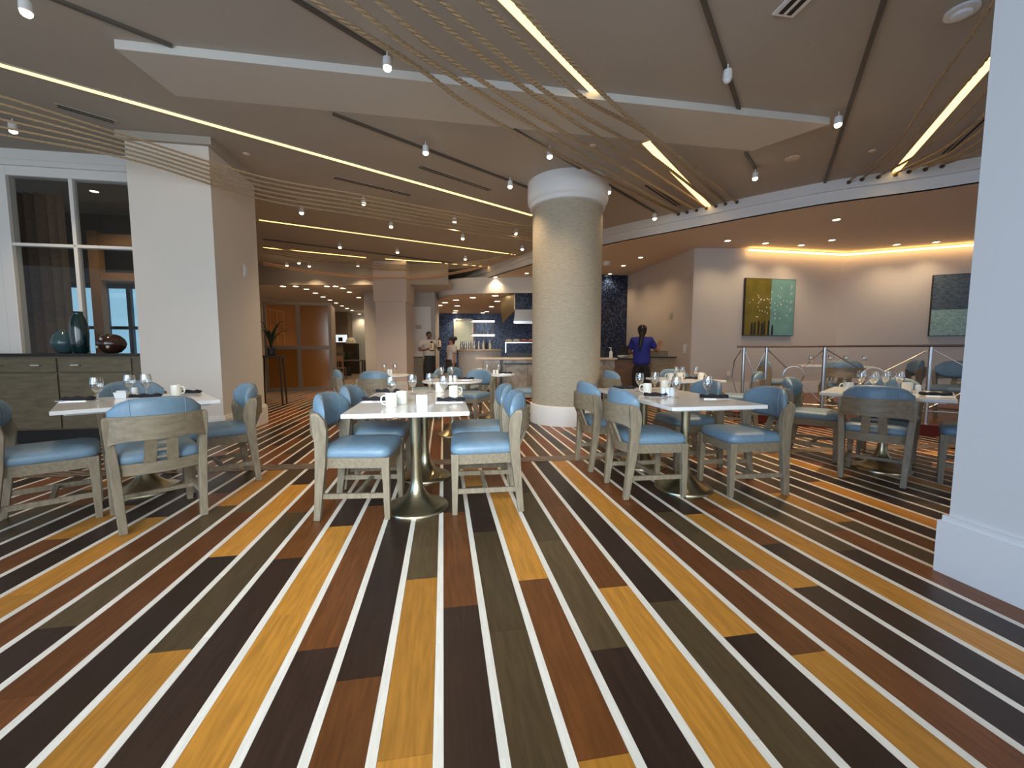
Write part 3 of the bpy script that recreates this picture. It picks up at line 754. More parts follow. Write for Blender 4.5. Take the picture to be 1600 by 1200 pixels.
# facing +u is -90 deg, facing -u is +90 deg
chair(-.575,3.04,-96,'blue chair at the near left side of the long centre table',G1)
chair(-.555,3.68,-93,'blue chair at the far left side of the long centre table',G1)
chair(.285,3.01,88,'blue chair at the near right side of the long centre table',G1)
chair(.30,3.62,89,'blue chair at the far right side of the long centre table',G1)
chair(1.63,3.08,-92,'blue chair at the near left side of the right centre table',G2)
chair(1.61,3.82,-90,'blue chair at the far left side of the right centre table, by the round column',G2)
chair(2.42,2.99,86,'blue chair at the near right side of the right centre table, seat turned to view',G2)
chair(2.40,3.74,88,'blue chair at the far right side of the right centre table',G2)
chair(-1.98,3.16,39,'blue chair seen from behind at the angled left table',G3)
chair(-1.95,3.89,125,'blue chair at the angled left table beside the square column',G3)
chair(-2.64,3.215,-55,'blue chair cropped by the left edge of the photo',G3)
chair(-2.86,4.36,219,'blue chair between the angled left table and the sideboard',G3)
chair(3.86,3.06,-56.5,'chair seen from behind at the table before the railing',G4)
chair(3.98,3.80,-145,'chair left of the table before the railing, side view',G4)
chair(4.50,2.74,35,'chair partly hidden by the right pillar',G4)
chair(4.70,3.62,125,'chair behind the glasses of the table before the railing',G4)
chair(3.32,6.0,62,'chair facing left at the small square table near the railing end',G6,world=True)
chair(1.72,6.25,-80,'grey chair at the small square table before the marble counter',G6,world=True)
chair(2.6,6.35,185,'dark chair on the far side of the small square table',G6,world=True)
chair(5.15,6.42,-28,'chair seen from behind through the railing',G5,world=True,z=PLZ)
chair(4.62,7.05,-112,'chair at the left end of the table on the platform',G5,world=True,z=PLZ)
chair(6.35,6.75,62,'chair at the right end of the table on the platform',G5,world=True,z=PLZ)
chair(6.2,5.75,120,'dark chair on the platform beside the right pillar',G5,world=True,z=PLZ)
chair(-.62,6.35,150,'blue grey chair facing forward just behind the near round table',G6,world=True)
chair(-2.52,6.55,-70,'grey chair left of the round table by the back column',G6,world=True)
chair(-2.0,6.2,-5,'grey chair seen from behind at the round table by the back column',G6,world=True)
chair(-1.50,7.0,95,'grey chair right of the round table by the back column',G6,world=True)
chair(.20,7.05,85,'grey chair right of the round table before the marble counter, by the column',G6,world=True)
chair(-.85,7.35,-110,'grey chair left of the round table before the marble counter',G6,world=True)

# ================================================================= TABLE SETTINGS
TZ = .7455
def make_goblet():
    mb = MB().lathe([(.034,0),(.034,.002),(.012,.006),(.006,.012),(.0055,.05),(.012,.062),(.026,.078),(.035,.10),(.037,.125),(.034,.155),(.031,.17),(.0295,.17),(.033,.15),(.0355,.125),(.033,.10),(.024,.08),(.008,.07),(.002,.069)], 18)
    return mb.mesh('goblet', M_glass, 60)
def make_mug():
    n = 24; R = []
    for r, z in ((.036,0),(.040,.004),(.0405,.09),(.039,.094),(.037,.09),(.036,.012),(.004,.010)):
        R.append([((r*(1+.012*math.cos(12*2*PI*j/n)) if z > .003 and r > .0395 else r)*math.cos(2*PI*j/n), (r*(1+.012*math.cos(12*2*PI*j/n)) if z > .003 and r > .0395 else r)*math.sin(2*PI*j/n), z) for j in range(n)])
    body = MB().loft(R).mesh('mug', M_cream, 50)
    hd_ = MB().tube([(.037,0,.078),(.055,0,.082),(.068,0,.07),(.070,0,.048),(.062,0,.026),(.045,0,.018),(.037,0,.020)], .0055, 8).mesh('handle', M_cream, 60)
    return body, hd_
gob = make_goblet(); mugb, mugh = make_mug()
shk = MB().lathe([(.019,0),(.021,.002),(.021,.07),(.019,.076),(.006,.078)], 16).mesh('shaker', M_china, 50)
cad = MB().loft([[(x*s,y*s*.75,z) for x,y in ((-1,-1),(1,-1),(1,1),(-1,1))] for s,z in ((.034,0),(.036,.002),(.044,.05),(.042,.05),(.035,.006))]).mesh('sugar_caddy', M_china)
pkt = MB().box(-.03,.03,-.004,.004,.008,.062).mesh('sugar_packet', mat('paper_packet', (.85,.85,.83), .8))
def make_napkin():
    rings = []; n = 12
    for i in range(17):
        f = -1+2*i/16; x = .105*f
        ry = .030+.008*math.sin(i*1.1); rz_ = .014+.003*math.cos(i*.9)
        if abs(f) > .9: ry *= .8; rz_ *= .8
        rings.append([(x+.012*math.sin(j*2.1), ry*math.cos(2*PI*j/n)*(1+.08*math.sin(3*j+i*.6)), rz_+.002+rz_*math.sin(2*PI*j/n)) for j in range(n)])
    return MB().loft(rings).mesh('napkin', M_nap, 60)
nap = make_napkin()
fork = MB().box(-.10,.03,-.004,.004,.001,.004).box(.03,.06,-.011,.011,.001,.004)
for k in range(4): fork.box(.06,.095,-.0105+k*.006,-.0075+k*.006,.001,.004)
fork = fork.mesh('fork', M_cut)
knife = MB().box(-.105,-.01,-.005,.005,.001,.006).loft([[(-.01,-.006,.001),(-.01,.006,.001),(-.01,.006,.004),(-.01,-.006,.004)],[(.10,-.003,.001),(.10,.008,.001),(.10,.008,.003),(.10,-.003,.003)]]).mesh('knife', M_cut)
def put(name, me, p, rz, label, cat, group, sc=1):
    o = bpy.data.objects.new(name, me); COL.objects.link(o); o.location = p; o.rotation_euler = (0,0,rz); o.scale = (sc,sc,sc)
    return tag(o, label, cat, group)
PIX = P
def settings(where, z, gobs=(), mugs=(), shakers=(), caddies=(), naps=(), gsc=1.0, tab=None):
    def P(u, v, zz, pad=.05):            # pixel -> point on the tabletop, kept inside its edge
        p = PIX(u, v, zz)
        if tab:
            c, rz, hw, hd = tab; d = p-Vector((c.x, c.y, zz)); cc, s2 = math.cos(rz), math.sin(rz)
            lx, ly = d.x*cc+d.y*s2, -d.x*s2+d.y*cc
            if hd is None:
                r = math.hypot(lx, ly); k = min(1, (hw-pad)/max(r, 1e-6)); lx *= k; ly *= k
            else: lx = max(-hw+pad, min(hw-pad, lx)); ly = max(-hd+pad, min(hd-pad, ly))
            p = Vector((c.x+lx*cc-ly*s2, c.y+lx*s2+ly*cc, zz))
        return p
    g = 'settings on the '+where
    for (u, v), w_ in ordn(gobs): put('goblet', gob, P(u, v, z), 0, w_+'clear water goblet on the '+where, 'goblet', g, gsc)
    for (u, v, d), w_ in ordn(mugs):
        p = P(u, v, z); m_ = put('mug', mugb, p, math.radians(d), w_+'cream coffee mug on the '+where, 'mug', g)
        h_ = bpy.data.objects.new('handle', mugh); COL.objects.link(h_); h_.parent = m_
    for (u, v), w_ in ordn(shakers): put('shaker', shk, P(u, v, z), 0, w_+'white shaker on the '+where, 'shaker', g)
    for u, v, d in caddies:
        p = P(u, v, z); e = empty('sugar_caddy', p, math.radians(d), 'white china caddy of sugar packets on the '+where, 'sugar caddy', g)
        o = bpy.data.objects.new('caddy_bowl', cad); COL.objects.link(o); o.parent = e
        for k in range(3):
            o = bpy.data.objects.new('sugar_packet', pkt); COL.objects.link(o); o.parent = e; o.location = (0,-.012+k*.012,0); o.rotation_euler = (0,0,(.1,-.05,.06)[k])
    for (u, v, d), w_ in ordn(naps):
        p = P(u, v, z, .11); a = math.radians(d); dv = Vector((math.cos(a), math.sin(a), 0)); sv = Vector((-dv.y, dv.x, 0))
        put('napkin', nap, p, a, w_+'rolled dark napkin on the '+where, 'napkin', g)
        put('fork', fork, p-sv*.055, a, 'fork by the '+w_+'napkin on the '+where, 'fork', g)
        put('knife', knife, p-sv*.075, a, 'knife by the '+w_+'napkin on the '+where, 'knife', g)
settings('long centre table', TZ, ((612,623),(645,616),(672,613),(694,620)), ((612,636,195),(628,631,120),(709,620,10),(687,613,60)), ((655,633),(664,633)), (), ((580,626,5),(707,627,2),(604,613,0)), 1.06, tab=(WV(-.235,3.43),A,.40,.77))
settings('right centre table', TZ, ((999,612),(1023,610),(1056,622),(1105,621)), ((1011,615,175),(1038,608.5,20)), ((1036,619),(1043,619),(1050,619)), (), ((975,607.5,0),(1026,619,5),(1142,621.5,-8)), 1.06, tab=(WV(1.955,3.36),A,.38,.74))
settings('angled left table', TZ, ((153,627),(200,611),(229,617)), ((276,618,5),), ((211,619),), ((191,622,20),), ((117,626,10),(307,613,0),(228,621,20)), 1.1, tab=(WV(-2.42,3.74),A+math.radians(35),.46,.46))
settings('table before the railing', TZ, ((1345,607),(1364,610),(1384,607),(1406,607)), ((1325,613,160),(1417,613,20)), ((1434,614),), (), ((1462,618,-20),(1388,616,20)), 1.1, tab=(WV(4.17,3.25),A+math.radians(-55),.45,.45))
settings('small square table near the woman', TZ, ((1056,591),(1066,591),(1087,591)), ((1046,594,180),(1062,593,0),(1095,593,0)), (), (), ((1080,592,0),), tab=(Vector((2.42,5.75,0)),A,.38,.38))
settings('near round table', TZ, ((685,591),(706,591)), (), ((704,596),(711,596)), (), ((728,593,0),), tab=(Vector((-.80,5.50,0)),0,.40,None))
settings('round table by the back column', TZ, ((600,583.5),(618,583.5)), (), ((607,584),(611,584)), (), ((592,584.5,0),), tab=(Vector((-2.06,6.80,0)),0,.36,None))
settings('round table before the counter', TZ, ((761,583),(779,583)), ((750,584,180),), ((772,585),(777,585)), (), ((790,584,0),), tab=(Vector((-.30,7.0,0)),0,.36,None))
settings('platform table', TZ+PLZ, ((1283,574),(1297,573),(1311,573.5),(1331,573),(1366,574)), (), (), (), ((1392,581,-20),), tab=(Vector((5.45,6.98,0)),math.radians(-28),.475,.38))
# menu stand on the far round table
# ================================================================= SIDEBOARD AND VASES
M_sb = mat('sideboard_oak', (.14,.118,.072), .45, var=.2, scale=6, stretch=(1,1,4))
M_sbd = mat('sideboard_frame', (.115,.097,.06), .45, var=.15, scale=6, stretch=(1,1,4))
sb = empty('sideboard', W(-3.74,5.82,0), A, 'long grey brown sideboard with drawers and doors under the left window', 'cabinet')
MB().box(-3.3,0,.02,.58,.17,1.075).build('carcass', M_sbd, sb)
MB().box(-3.25,-.05,.08,.55,0.001,.17).build('plinth', M_black, sb)
MB().box(-3.32,.02,-.01,.60,1.075,1.105).build('top_slab', M_black, sb, bevel=.004)
hx = [-.12]
x = -.10
M_pull = mat('champagne_pull', (.70,.66,.56), .3, metal=1)
for k in range(4):
    x1 = -.10-k*.80; x0 = x1-.78
    d_ = MB().box(x0,x1,0,.02,.88,1.05).build('drawer', M_sb, sb, bevel=.003)
    for q in (.25,.75):
        if k == 0 and q == .75: continue
        MB().bar((x0+.78*q-.045,-.025,.965),(x0+.78*q+.045,-.025,.965),.018,.018).box(x0+.78*q-.04,x0+.78*q-.03,-.02,.002,.96,.97).box(x0+.78*q+.03,x0+.78*q+.04,-.02,.002,.96,.97).build('pull', M_pull, d_)
    d_ = MB().box(x0,x1,0,.02,.19,.865).build('door', M_sb, sb, bevel=.003)
    hxp = x0+.05 if k % 2 else x1-.05
    MB().bar((hxp,-.03,.66),(hxp,-.03,.82),.018,.018).box(hxp-.008,hxp+.008,-.025,.002,.67,.685).box(hxp-.008,hxp+.008,-.025,.002,.795,.81).build('pull', M_pull, d_)
def onsb(u): 
    q = None; best = 1e9
    for i in range(400):
        a = -7+i*.01; w = W(a, 6.12, 1.106); e_ = abs(PX(w)[0]-u)
        if e_ < best: best = e_; q = w
    return q
M_teal = mat('dark_teal_glass', (.004,.03,.035), .06, coat=1)
tag(MB().lathe([(.055,0),(.078,.02),(.085,.12),(.093,.25),(.088,.36),(.07,.44),(.05,.49),(.046,.515),(.056,.53),(.04,.53)], 28).build('tall_vase', M_teal, loc=onsb(127), smooth=60), 'tall glossy dark teal vase on the sideboard', 'vase')
tag(MB().lathe([(.05,0),(.08,.02),(.12,.09),(.125,.15),(.10,.23),(.05,.28),(.03,.31),(.02,.31)], 28).build('round_vase', mat('blue_grey_glaze', (.05,.10,.12), .15), loc=onsb(88)+W(0,.12,0), smooth=60), 'blue grey round vase half hidden behind the tall vase', 'vase')
bv = tag(MB().lathe([(.05,0),(.09,.015),(.135,.07),(.15,.125),(.135,.18),(.09,.228),(.05,.245),(.035,.236)], 32).build('pierced_vase', mat('brown_glaze', (.045,.018,.012), .12, coat=.6), loc=onsb(176), smooth=60), 'squat brown ceramic vase with pierced holes on the sideboard', 'vase')
for a, z, r in ((-PI/2-.55,.08,.019),(-PI/2+.5,.08,.019),(-PI/2,.18,.018)):
    rr = .138 if z < .1 else .133
    MB().sphere((rr*math.cos(a), rr*math.sin(a), z), (r,r,r), 10, 6).build('hole_rim', mat('pale_hole', (.55,.58,.60), .4), bv)

# ================================================================= PAINTINGS ON THE RIGHT WALL
def wallpic(p0, p1, z0, z1, name, label):
    p0 = Vector((p0[0],p0[1],0)); p1 = Vector((p1[0],p1[1],0)); t = (p1-p0).normalized(); w = (p1-p0).length
    e = empty(name, Vector((p0.x,p0.y,z0))+Vector((t.y,-t.x,0))*.045, math.atan2(t.y,t.x), label, 'painting')
    return e, w, z1-z0
e, w, h = wallpic((5.2,9.34),(6.48,9.575),1.48,2.76,'abstract_painting','square abstract painting, half olive and half turquoise with white dots')
MB().box(0,w,-.012,.04,0,h).build('canvas', M_black, e)
MB().box(.01,w*.51,-.016,-.012,.01,h-.01).build('olive_field', mat('paint_olive', (.17,.14,.012), .5, var=.25, scale=3), e)
MB().box(w*.51,w-.01,-.016,-.012,.01,h-.01).build('turquoise_field', mat('paint_turquoise', (.16,.36,.36), .5, var=.15, scale=3), e)
dots = MB()
for i in range(42):
    x = random.gauss(w*.5, w*.22); z = random.gauss(h*.52, h*.13)
    if not (.1 < x < w-.12): continue
    dots.loft([[(x+.012*math.cos(k*PI/4), y, z+.016*math.sin(k*PI/4)) for k in range(8)] for y in (-.018,-.016)])
o = dots.build('white_dots', M_trim, e); o['kind'] = 'stuff'
fig = MB()
for i in range(7):
    x = w*.14+i*.09+random.uniform(-.02,.02); hh = random.uniform(.2,.36)
    fig.loft([[(x-.03,y,.02),(x+.03,y,.02),(x+.025,y,hh),(x,y,hh+.04),(x-.02,y,hh)] for y in (-.0185,-.016)])
fig.build('dark_strokes', mat('paint_dark', (.02,.02,.015), .6), e)
for z, hgt in ((h*.42,.10),(h*.57,.07),(h*.72,.06),(h*.82,.10)):
    MB().box(w-.13,w-.11,-.018,-.016,z,z+hgt).box(w-.11,w-.07,-.018,-.016,z+hgt-.015,z+hgt).box(w-.11,w-.07,-.018,-.016,z+hgt*.45,z+hgt*.45+.015).build('pale_mark', mat('paint_pale', (.45,.60,.60), .6), e)
e, w, h = wallpic((9.2,9.13),(10.38,8.61),1.46,2.78,'abstract_painting','textured painting in slate blue over pale turquoise, partly behind the pillar')
MB().box(0,w,-.012,.04,0,h).build('canvas', M_black, e)
MB().box(.01,w-.01,-.018,-.012,.01,h*.43).build('turquoise_field', mat('paint_pale_aqua', (.33,.52,.50), .45, var=.35, scale=16, stretch=(1,1,3), bump=.3), e)
MB().box(.01,w-.01,-.018,-.012,h*.43,h-.01).build('slate_field', mat('paint_slate', (.10,.14,.18), .45, var=.6, scale=14, stretch=(1,1,5), bump=.3), e)
# small wall fittings
def plate(p, rz, w, h, name, label, cat, m=M_trim):
    e = MB().box(-w/2,w/2,-.012,0,-h/2,h/2).box(-w/4,w/4,-.02,-.012,-h/4,h/4).build(name, m, loc=p, rz=rz)
    return tag(e, label, cat)
plate(Vector((4.93,9.325,.62)), 0, .08, .12, 'power_outlet', 'small power outlet low on the wall left of the railing', 'outlet')
av = Vector((4.05-3.50, 9.31-12.6, 0)).normalized(); arz = math.atan2(av.y, av.x)
def on_alc(u, z):
    best = min((Vector((3.5,12.6,z))+av*(i*.02) for i in range(167)), key=lambda q: abs(PX(q)[0]-u)); return best+Vector((av.y,-av.x,0))*.001
plate(on_alc(1048,2.0), arz, .14, .14, 'wall_alarm', 'square white alarm on the wall above the woman in blue', 'alarm', mat('grey_plastic', (.5,.48,.46), .5))
plate(on_alc(1070,1.18), arz, .10, .22, 'wall_phone', 'white wall phone right of the woman in blue', 'phone')

# ================================================================= AMBER PARTITION
M_pf = mat('partition_frame', (.27,.225,.195), .5)
M_amb = mat('amber_panel', (.33,.135,.022), .12, var=.12, scale=2, stretch=(1,1,.2), coat=.5)
p0, p1 = P(417,612,0), P(521,609,0); d = (p1-p0); pw = d.length; prz = math.atan2(d.y, d.x); PH = 2.50
pt = empty('glass_partition', p0, prz, 'amber glass screen in a grey brown frame left of the back tables', 'partition')
for a, b, z0, z1 in ((0,.07,0,PH),(pw*.50-.05,pw*.50+.05,0,PH),(pw-.08,pw,0,PH)): MB().box(a,b,-.04,.04,z0,z1).build('frame_post', M_pf, pt)
for z0, z1 in ((.0,.10),(1.18,1.28),(PH-.08,PH)):
    for a, b in ((.07,pw*.5-.05),(pw*.5+.05,pw-.08)): MB().box(a,b,-.035,.035,z0,z1).build('frame_rail', M_pf, pt)
M_ambg = glassy('amber_glass', (.92,.66,.40), .08, .02, .12)
for a, b in ((.07,pw*.5-.05),(pw*.5+.05,pw-.08)):
    for z0, z1 in ((.10,1.18),(1.28,PH-.08)):
        left_top = a < .1 and z0 > 1
        MB().box(a,b,-.006,.006,z0,z1).build('pane', M_ambg if left_top else M_amb, pt)
sd = MB().box(-.06,.06,0,1.6,0,PH).build('side_frame', M_pf, pt, (pw-.06,.05,0))
# tall plant stand by the partition
q = P(428,632,0)
st = empty('bar_table', q, .3, 'dark tall bar table with thin legs beside the amber screen', 'bar table')
MB().box(-.22,.22,-.2,.2,1.0,1.04).build('tabletop', mat('dark_wood', (.03,.018,.012), .5), st)
for sx in (-1,1):
    for sy in (-1,1): MB().bar((sx*.18,sy*.16,1.0),(sx*.21,sy*.19,0),.03,.03).build('leg', mat('dark_wood', (.03,.018,.012)), st)
def leafy(name, loc, h, n, spread, m, label, pot=.14, lw=.04):
    e = empty(name, loc, 0, label, 'plant')
    MB().lathe([(pot*.7,0),(pot,.02),(pot,pot*1.7),(pot*.9,pot*1.7),(pot*.85,pot*1.5),(.01,pot*1.5)], 16).build('pot', M_black, e, smooth=40)
    for i in range(n):
        a = i*2.4+random.uniform(-.2,.2); ht = h*random.uniform(.6,1); sp_ = spread*random.uniform(.5,1); dx, dy = math.cos(a), math.sin(a); R = []
        for k in range(7):
            t = k/6; r = sp_*t**1.6; z = pot*1.5+ht*(t-.35*t**3); w_ = lw*math.sin(PI*min(.97,t*.85+.12))
            R.append([(dx*r-dy*w_,dy*r+dx*w_,z),(dx*r,dy*r,z-.006),(dx*r+dy*w_,dy*r-dx*w_,z),(dx*r,dy*r,z+.004)])
        MB().loft(R).build('leaf', m, e, smooth=60)
    return e
M_leaf = mat('dark_leaf', (.012,.035,.015), .4, var=.3, scale=12)
leafy('potted_plant', q+Vector((0,0,1.041)), .95, 11, .42, M_leaf, 'dark leafy plant on the bar table beside the amber screen', .09, .03)

# ================================================================= FAR LEFT ROOM
wl = struct(MB().box(-9.24,-9.22,15.2,16.6,1.0,2.7).build('window_3', emit('far_daylight', (.75,.88,1.0), 1.3)))
for y in (15.2,15.66,16.12,16.6): MB().box(-9.22,-9.16,y-.03,y+.03,1.0,2.7).build('muntin', M_trim, wl)
for z in (1.0,1.85,2.7): MB().box(-9.22,-9.16,15.2,16.6,z-.03,z+.03).build('muntin', M_trim, wl)
fc = struct(MB().box(-9.2,-8.35,21.0,21.6,0,3.1).build('pier', mat('pier_taupe', (.25,.20,.15), .7))); tag(fc, 'taupe pier holding the television in the far room', 'pier')
tv = empty('television', Q(533,529,20.95), 0, 'wall television showing a pale picture in the far room', 'television')
MB().box(-.36,.36,-.05,.04,-.22,.22).build('bezel', M_black, tv); MB().box(-.33,.33,-.055,-.05,-.19,.19).build('screen', emit('tv_picture', (.75,.85,.9), .9), tv)
MB().box(-.12,.10,-.058,-.055,-.14,.06).build('screen_picture', M_black, tv)
for i, u in enumerate((522,532,541)): leafy('potted_plant', Vector(((u-800)/640*18.6,18.6+.5*(i%2),0)), 1.2, 14, .34, M_leaf, ['left','middle','right'][i]+' dark bushy plant under the far television', .22, .05)
hut = empty('hutch', Vector((-8.0,20.45,0)), 0, 'dark arched hutch beside the far television', 'cabinet')
MB().box(-.3,.3,-.25,.25,0,1.5).build('body', mat('dark_wood', (.03,.018,.012)), hut); MB().lathe([(.24,1.5),(.22,1.66),(.12,1.78),(.02,1.8)],16).build('arched_top', mat('pale_dome', (.5,.48,.42), .5), hut, smooth=50)
pic = empty('framed_picture', Q(581,541,22.498), 0, 'framed blue picture on the pale wall of the far room', 'picture')
MB().box(-.22,.5,-.06,0,-.6,.6).build('frame', M_black, pic); MB().box(-.14,.42,-.065,-.06,-.52,.52).build('mat_board', mat('mount_white', (.7,.75,.78), .7), pic); MB().box(-.06,.34,-.07,-.065,-.44,.44).build('print', mat('print_blue', (.12,.25,.36), .5, var=.3, scale=4), pic)
for i, (u, v) in enumerate(((572,515),(578,518),(582.5,520))):
    e = empty('pendant_lamp', Q(u, v, 21), 0, ['left','middle','right'][i]+' of three small glowing pendants in the far room', 'pendant', 'far pendants')
    MB().sphere((0,0,0), .07, 10, 8).build('bulb', M_bulb, e, smooth=60); MB().lathe([(.008,.07),(.008,3.1-e.location.z)], 6).build('cord', M_black, e)
M_dw = mat('dark_wood', (.03,.018,.012))
for i, (x, y) in enumerate(((-6.75,17.2),(-6.3,19.5))):
    e = empty('wooden_table', Vector((x,y,0)), .2, ['nearer','farther'][i]+' dark wooden table in the far left room', 'table')
    MB().box(-.6,.6,-.4,.4,.71,.75).build('tabletop', M_dw, e)
    for sx in (-.5,.5):
        for sy in (-.3,.3): MB().box(sx-.03,sx+.03,sy-.03,sy+.03,0,.71).build('leg', M_dw, e)
M_tw = mat('tan_chair_wood', (.20,.11,.06), .5)
for i, (x, y, r) in enumerate(((-6.9,16.35,.2),(-5.75,17.3,1.5),(-5.35,19.6,1.6),(-6.7,20.4,2.9))):
    e = empty('wooden_chair', Vector((x,y,0)), r, ['left front','right front','right rear','left rear'][i]+' brown wooden chair in the far left room', 'chair', 'far room chairs')
    MB().box(-.22,.22,-.22,.22,.43,.47).build('seat', M_tw, e)
    for sx in (-1,1):
        MB().bar((sx*.2,.2,.43),(sx*.2,.2,0),.035,.035).build('leg', M_tw, e); MB().bar((sx*.2,-.22,.95),(sx*.2,-.2,0),.035,.035).build('leg', M_tw, e)
    MB().box(-.2,.2,-.235,-.205,.72,.94).build('backrest', M_tw, e)

# ================================================================= BAR
# soffit and bar ceiling
bf = smooth_curve([Vector((-2.6,14.6,0)),Vector((-2.2,13.6,0)),Vector((-1.3,13.1,0)),Vector((.6,12.9,0)),Vector((3.2,12.6,0))], 6)
mb = MB(); mb.loft([[(p.x,p.y,2.93),(p.x,p.y,LZ+.02),(p.x,p.y+.08,LZ+.02),(p.x,p.y+.08,2.93)] for p in bf])
bsf = struct(mb.build('trim_bar', M_white, smooth=40))
mb = MB()
for a, b in zip(bf, bf[1:]): mb.add([(a.x,a.y,2.93),(b.x,b.y,2.93),(b.x,20,2.93),(a.x,20,2.93),(a.x,a.y,3.0),(b.x,b.y,3.0),(b.x,20,3.0),(a.x,20,3.0)], [(0,1,2,3),(7,6,5,4)])
mb.add([(-5,14.6,2.93),(-2.6,14.6,2.93),(-2.6,20,2.93),(-5,20,2.93)], [(0,1,2,3)])
struct(mb.build('ceiling_bar', M_ceil2))
# door, wall stub and side station
struct(MB().box(-5.0,-2.75,14.0,14.1,2.62,CZ).box(-5.0,-3.62,14.0,14.1,0,2.62).box(-2.75,-2.6,14.0,14.7,0,LZ).build('wall_door', mat('grey_wall', (.50,.48,.47), .7)))
dr = struct(MB().box(-3.62,-2.75,13.99,14.04,0,2.62).build('door_1', M_trim))
MB().box(-3.52,-2.9,13.975,13.99,.15,1.2).box(-3.52,-2.9,13.975,13.99,1.35,2.5).build('door_panel', M_trim, dr)
plate(Q(654,511,13.96), 0, .2, .14, 'door_sign', 'small grey sign plate on the white back door', 'sign', mat('grey_plastic', (.5,.48,.46)))
ss = empty('service_station', Vector((-3.1,12.9,0)), 0, 'grey service station beside the white back door', 'cabinet')
MB().box(0,.30,0,.45,0,.92).build('body', M_oak, ss); MB().box(-.02,.32,-.02,.47,.92,.95).build('worktop', M_black, ss); MB().box(.05,.26,-.012,0,.1,.85).build('door', M_oakh, ss)
# marble buffet counter
def marble():
    m = bpy.data.materials.new('marble_panel'); m.use_nodes = True; nt = m.node_tree; b = nt.nodes['Principled BSDF']; b.inputs['Roughness'].default_value = .25
    tc = nt.nodes.new('ShaderNodeTexCoord'); n = nt.nodes.new('ShaderNodeTexNoise'); n.inputs['Scale'].default_value = 2.6; n.inputs['Detail'].default_value = 9; n.inputs['Distortion'].default_value = 1.8
    oi = nt.nodes.new('ShaderNodeObjectInfo'); ad = nt.nodes.new('ShaderNodeVectorMath'); ad.operation = 'ADD'
    nt.links.new(tc.outputs['Object'], ad.inputs[0]); nt.links.new(oi.outputs['Location'], ad.inputs[1]); nt.links.new(ad.outputs[0], n.inputs['Vector'])
    r = nt.nodes.new('ShaderNodeValToRGB'); e = r.color_ramp.elements; e[0].position = .3; e[0].color = (.16,.11,.07,1); e[1].position = .68; e[1].color = (.52,.45,.36,1); x = e.new(.5); x.color = (.36,.28,.20,1)
    nt.links.new(n.outputs[0], r.inputs[0]); nt.links.new(r.outputs[0], b.inputs['Base Color']); return m
M_mar = marble(); M_ctop = mat('cream_stone_top', (.62,.48,.34), .25, var=.1, scale=6)
bc_ = empty('buffet_counter', Vector((0,9.6,0)), 0, 'marble fronted buffet counter passing behind the round column', 'counter')
MB().box(-.62,2.42,.06,.75,0.001,.22).build('toe_kick', mat('dark_red_carpet', (.085,.008,.008)), bc_)
for k in range(6):
    x0 = -.65+k*.51; MB().box(x0+.003,x0+.507,0,.06,.22,.93).build('marble_panel', M_mar, bc_, (0,0,0))
MB().box(-.65,2.42,.06,.75,.22,.93).build('carcass', M_dark, bc_)
MB().box(-.85,2.45,-.10,.8,.93,.975).build('countertop', M_ctop, bc_, bevel=.008)
MB().box(2.42,2.92,.05,.7,0.001,.93).build('wood_end_cabinet', mat('brown_cabinet', (.16,.085,.045), .4, var=.2, scale=5, stretch=(1,1,4)), bc_)
MB().box(2.42,2.94,.03,.72,.93,.96).build('end_worktop', M_black, bc_)
for x in (-.25,): MB().box(x-.03,x+.03,-.16,-.10,0.001,.93).build('support_post', M_black, bc_)
MB().box(-.2,.9,-.115,-.10,.82,.86).build('purse_rail', M_black, bc_)
# back bar with curved white front
bb = empty('back_bar', Vector((-1.02,13.0,0)), 0, 'curved white fronted back bar with wooden top behind the waitress', 'bar counter')
MB().lathe([(.66,0.001),(.66,1.13)], 40).build('curved_front', mat('white_slats', (.62,.58,.55), .5), bb, smooth=40)
for k in range(40):
    a = PI+PI*k/39; MB().cbox((0,0,.56),(.02,.02,1.12)).build('slat', mat('white_slats', (.62,.58,.55)), bb, (.662*math.cos(a),.662*math.sin(a),0), a)
MB().lathe([(.70,1.13),(.72,1.14),(.72,1.17),(.70,1.18)], 40).build('bar_top', M_ctop, bb, smooth=40)
for i, dx in enumerate((-.52,-.40,-.27,-.13,.0)):
    tag(MB().lathe([(.05,0),(.055,.01),(.05,.14),(.035,.2),(.04,.25),(.02,.26)], 14).build('steel_pitcher', M_steel, loc=Vector((-1.02+dx,12.62-.1*(i%2),1.181)), smooth=50), ['leftmost','second from left','middle','fourth from left','rightmost'][i]+' steel pitcher standing on the back bar', 'pitcher', 'pitchers on the back bar')
for i, (dx, c) in enumerate(((.14,'pale'),(.24,'dark'),(.34,'pale'))):
    tag(MB().lathe([(.035,0),(.036,.16),(.014,.22),(.014,.28),(.005,.285)], 12).build('bottle', M_cream if c == 'pale' else M_dark, loc=Vector((-1.02+dx,12.64,1.181)), smooth=50), ['left pale','dark middle','right pale'][i]+' bottle on the back bar under the lit shelves', 'bottle')
sh = empty('shelf_unit', Vector((-.95,13.25,1.181)), 0, 'two tier steel shelf with glowing edges above the back bar', 'shelf')
for z in (.42,.86):
    s_ = MB().box(-.36,.40,-.18,.18,z,z+.02).build('shelf_board', M_steel, sh); MB().box(-.30,.40,-.20,-.18,z-.005,z+.05).build('light_edge', emit('shelf_light', (1.0,.92,.78), 2.2), s_)
for x in (-.24,.05,.34):
    for y in (-.15,.15): MB().lathe([(.012,0),(.012,.88)], 8).build('post', M_steel, sh, (x,y,0))
for i in range(6):
    tag(MB().lathe([(.03,0),(.035,.01),(.035,.09),(.03,.10)], 12).build('glass_tumbler', M_glass, loc=Vector((-1.23+i*.11,13.22,1.181+.441)), smooth=50), ORD[i]+' glass tumbler from the left on the lower lit shelf', 'tumbler', 'tumblers on the lit shelf')
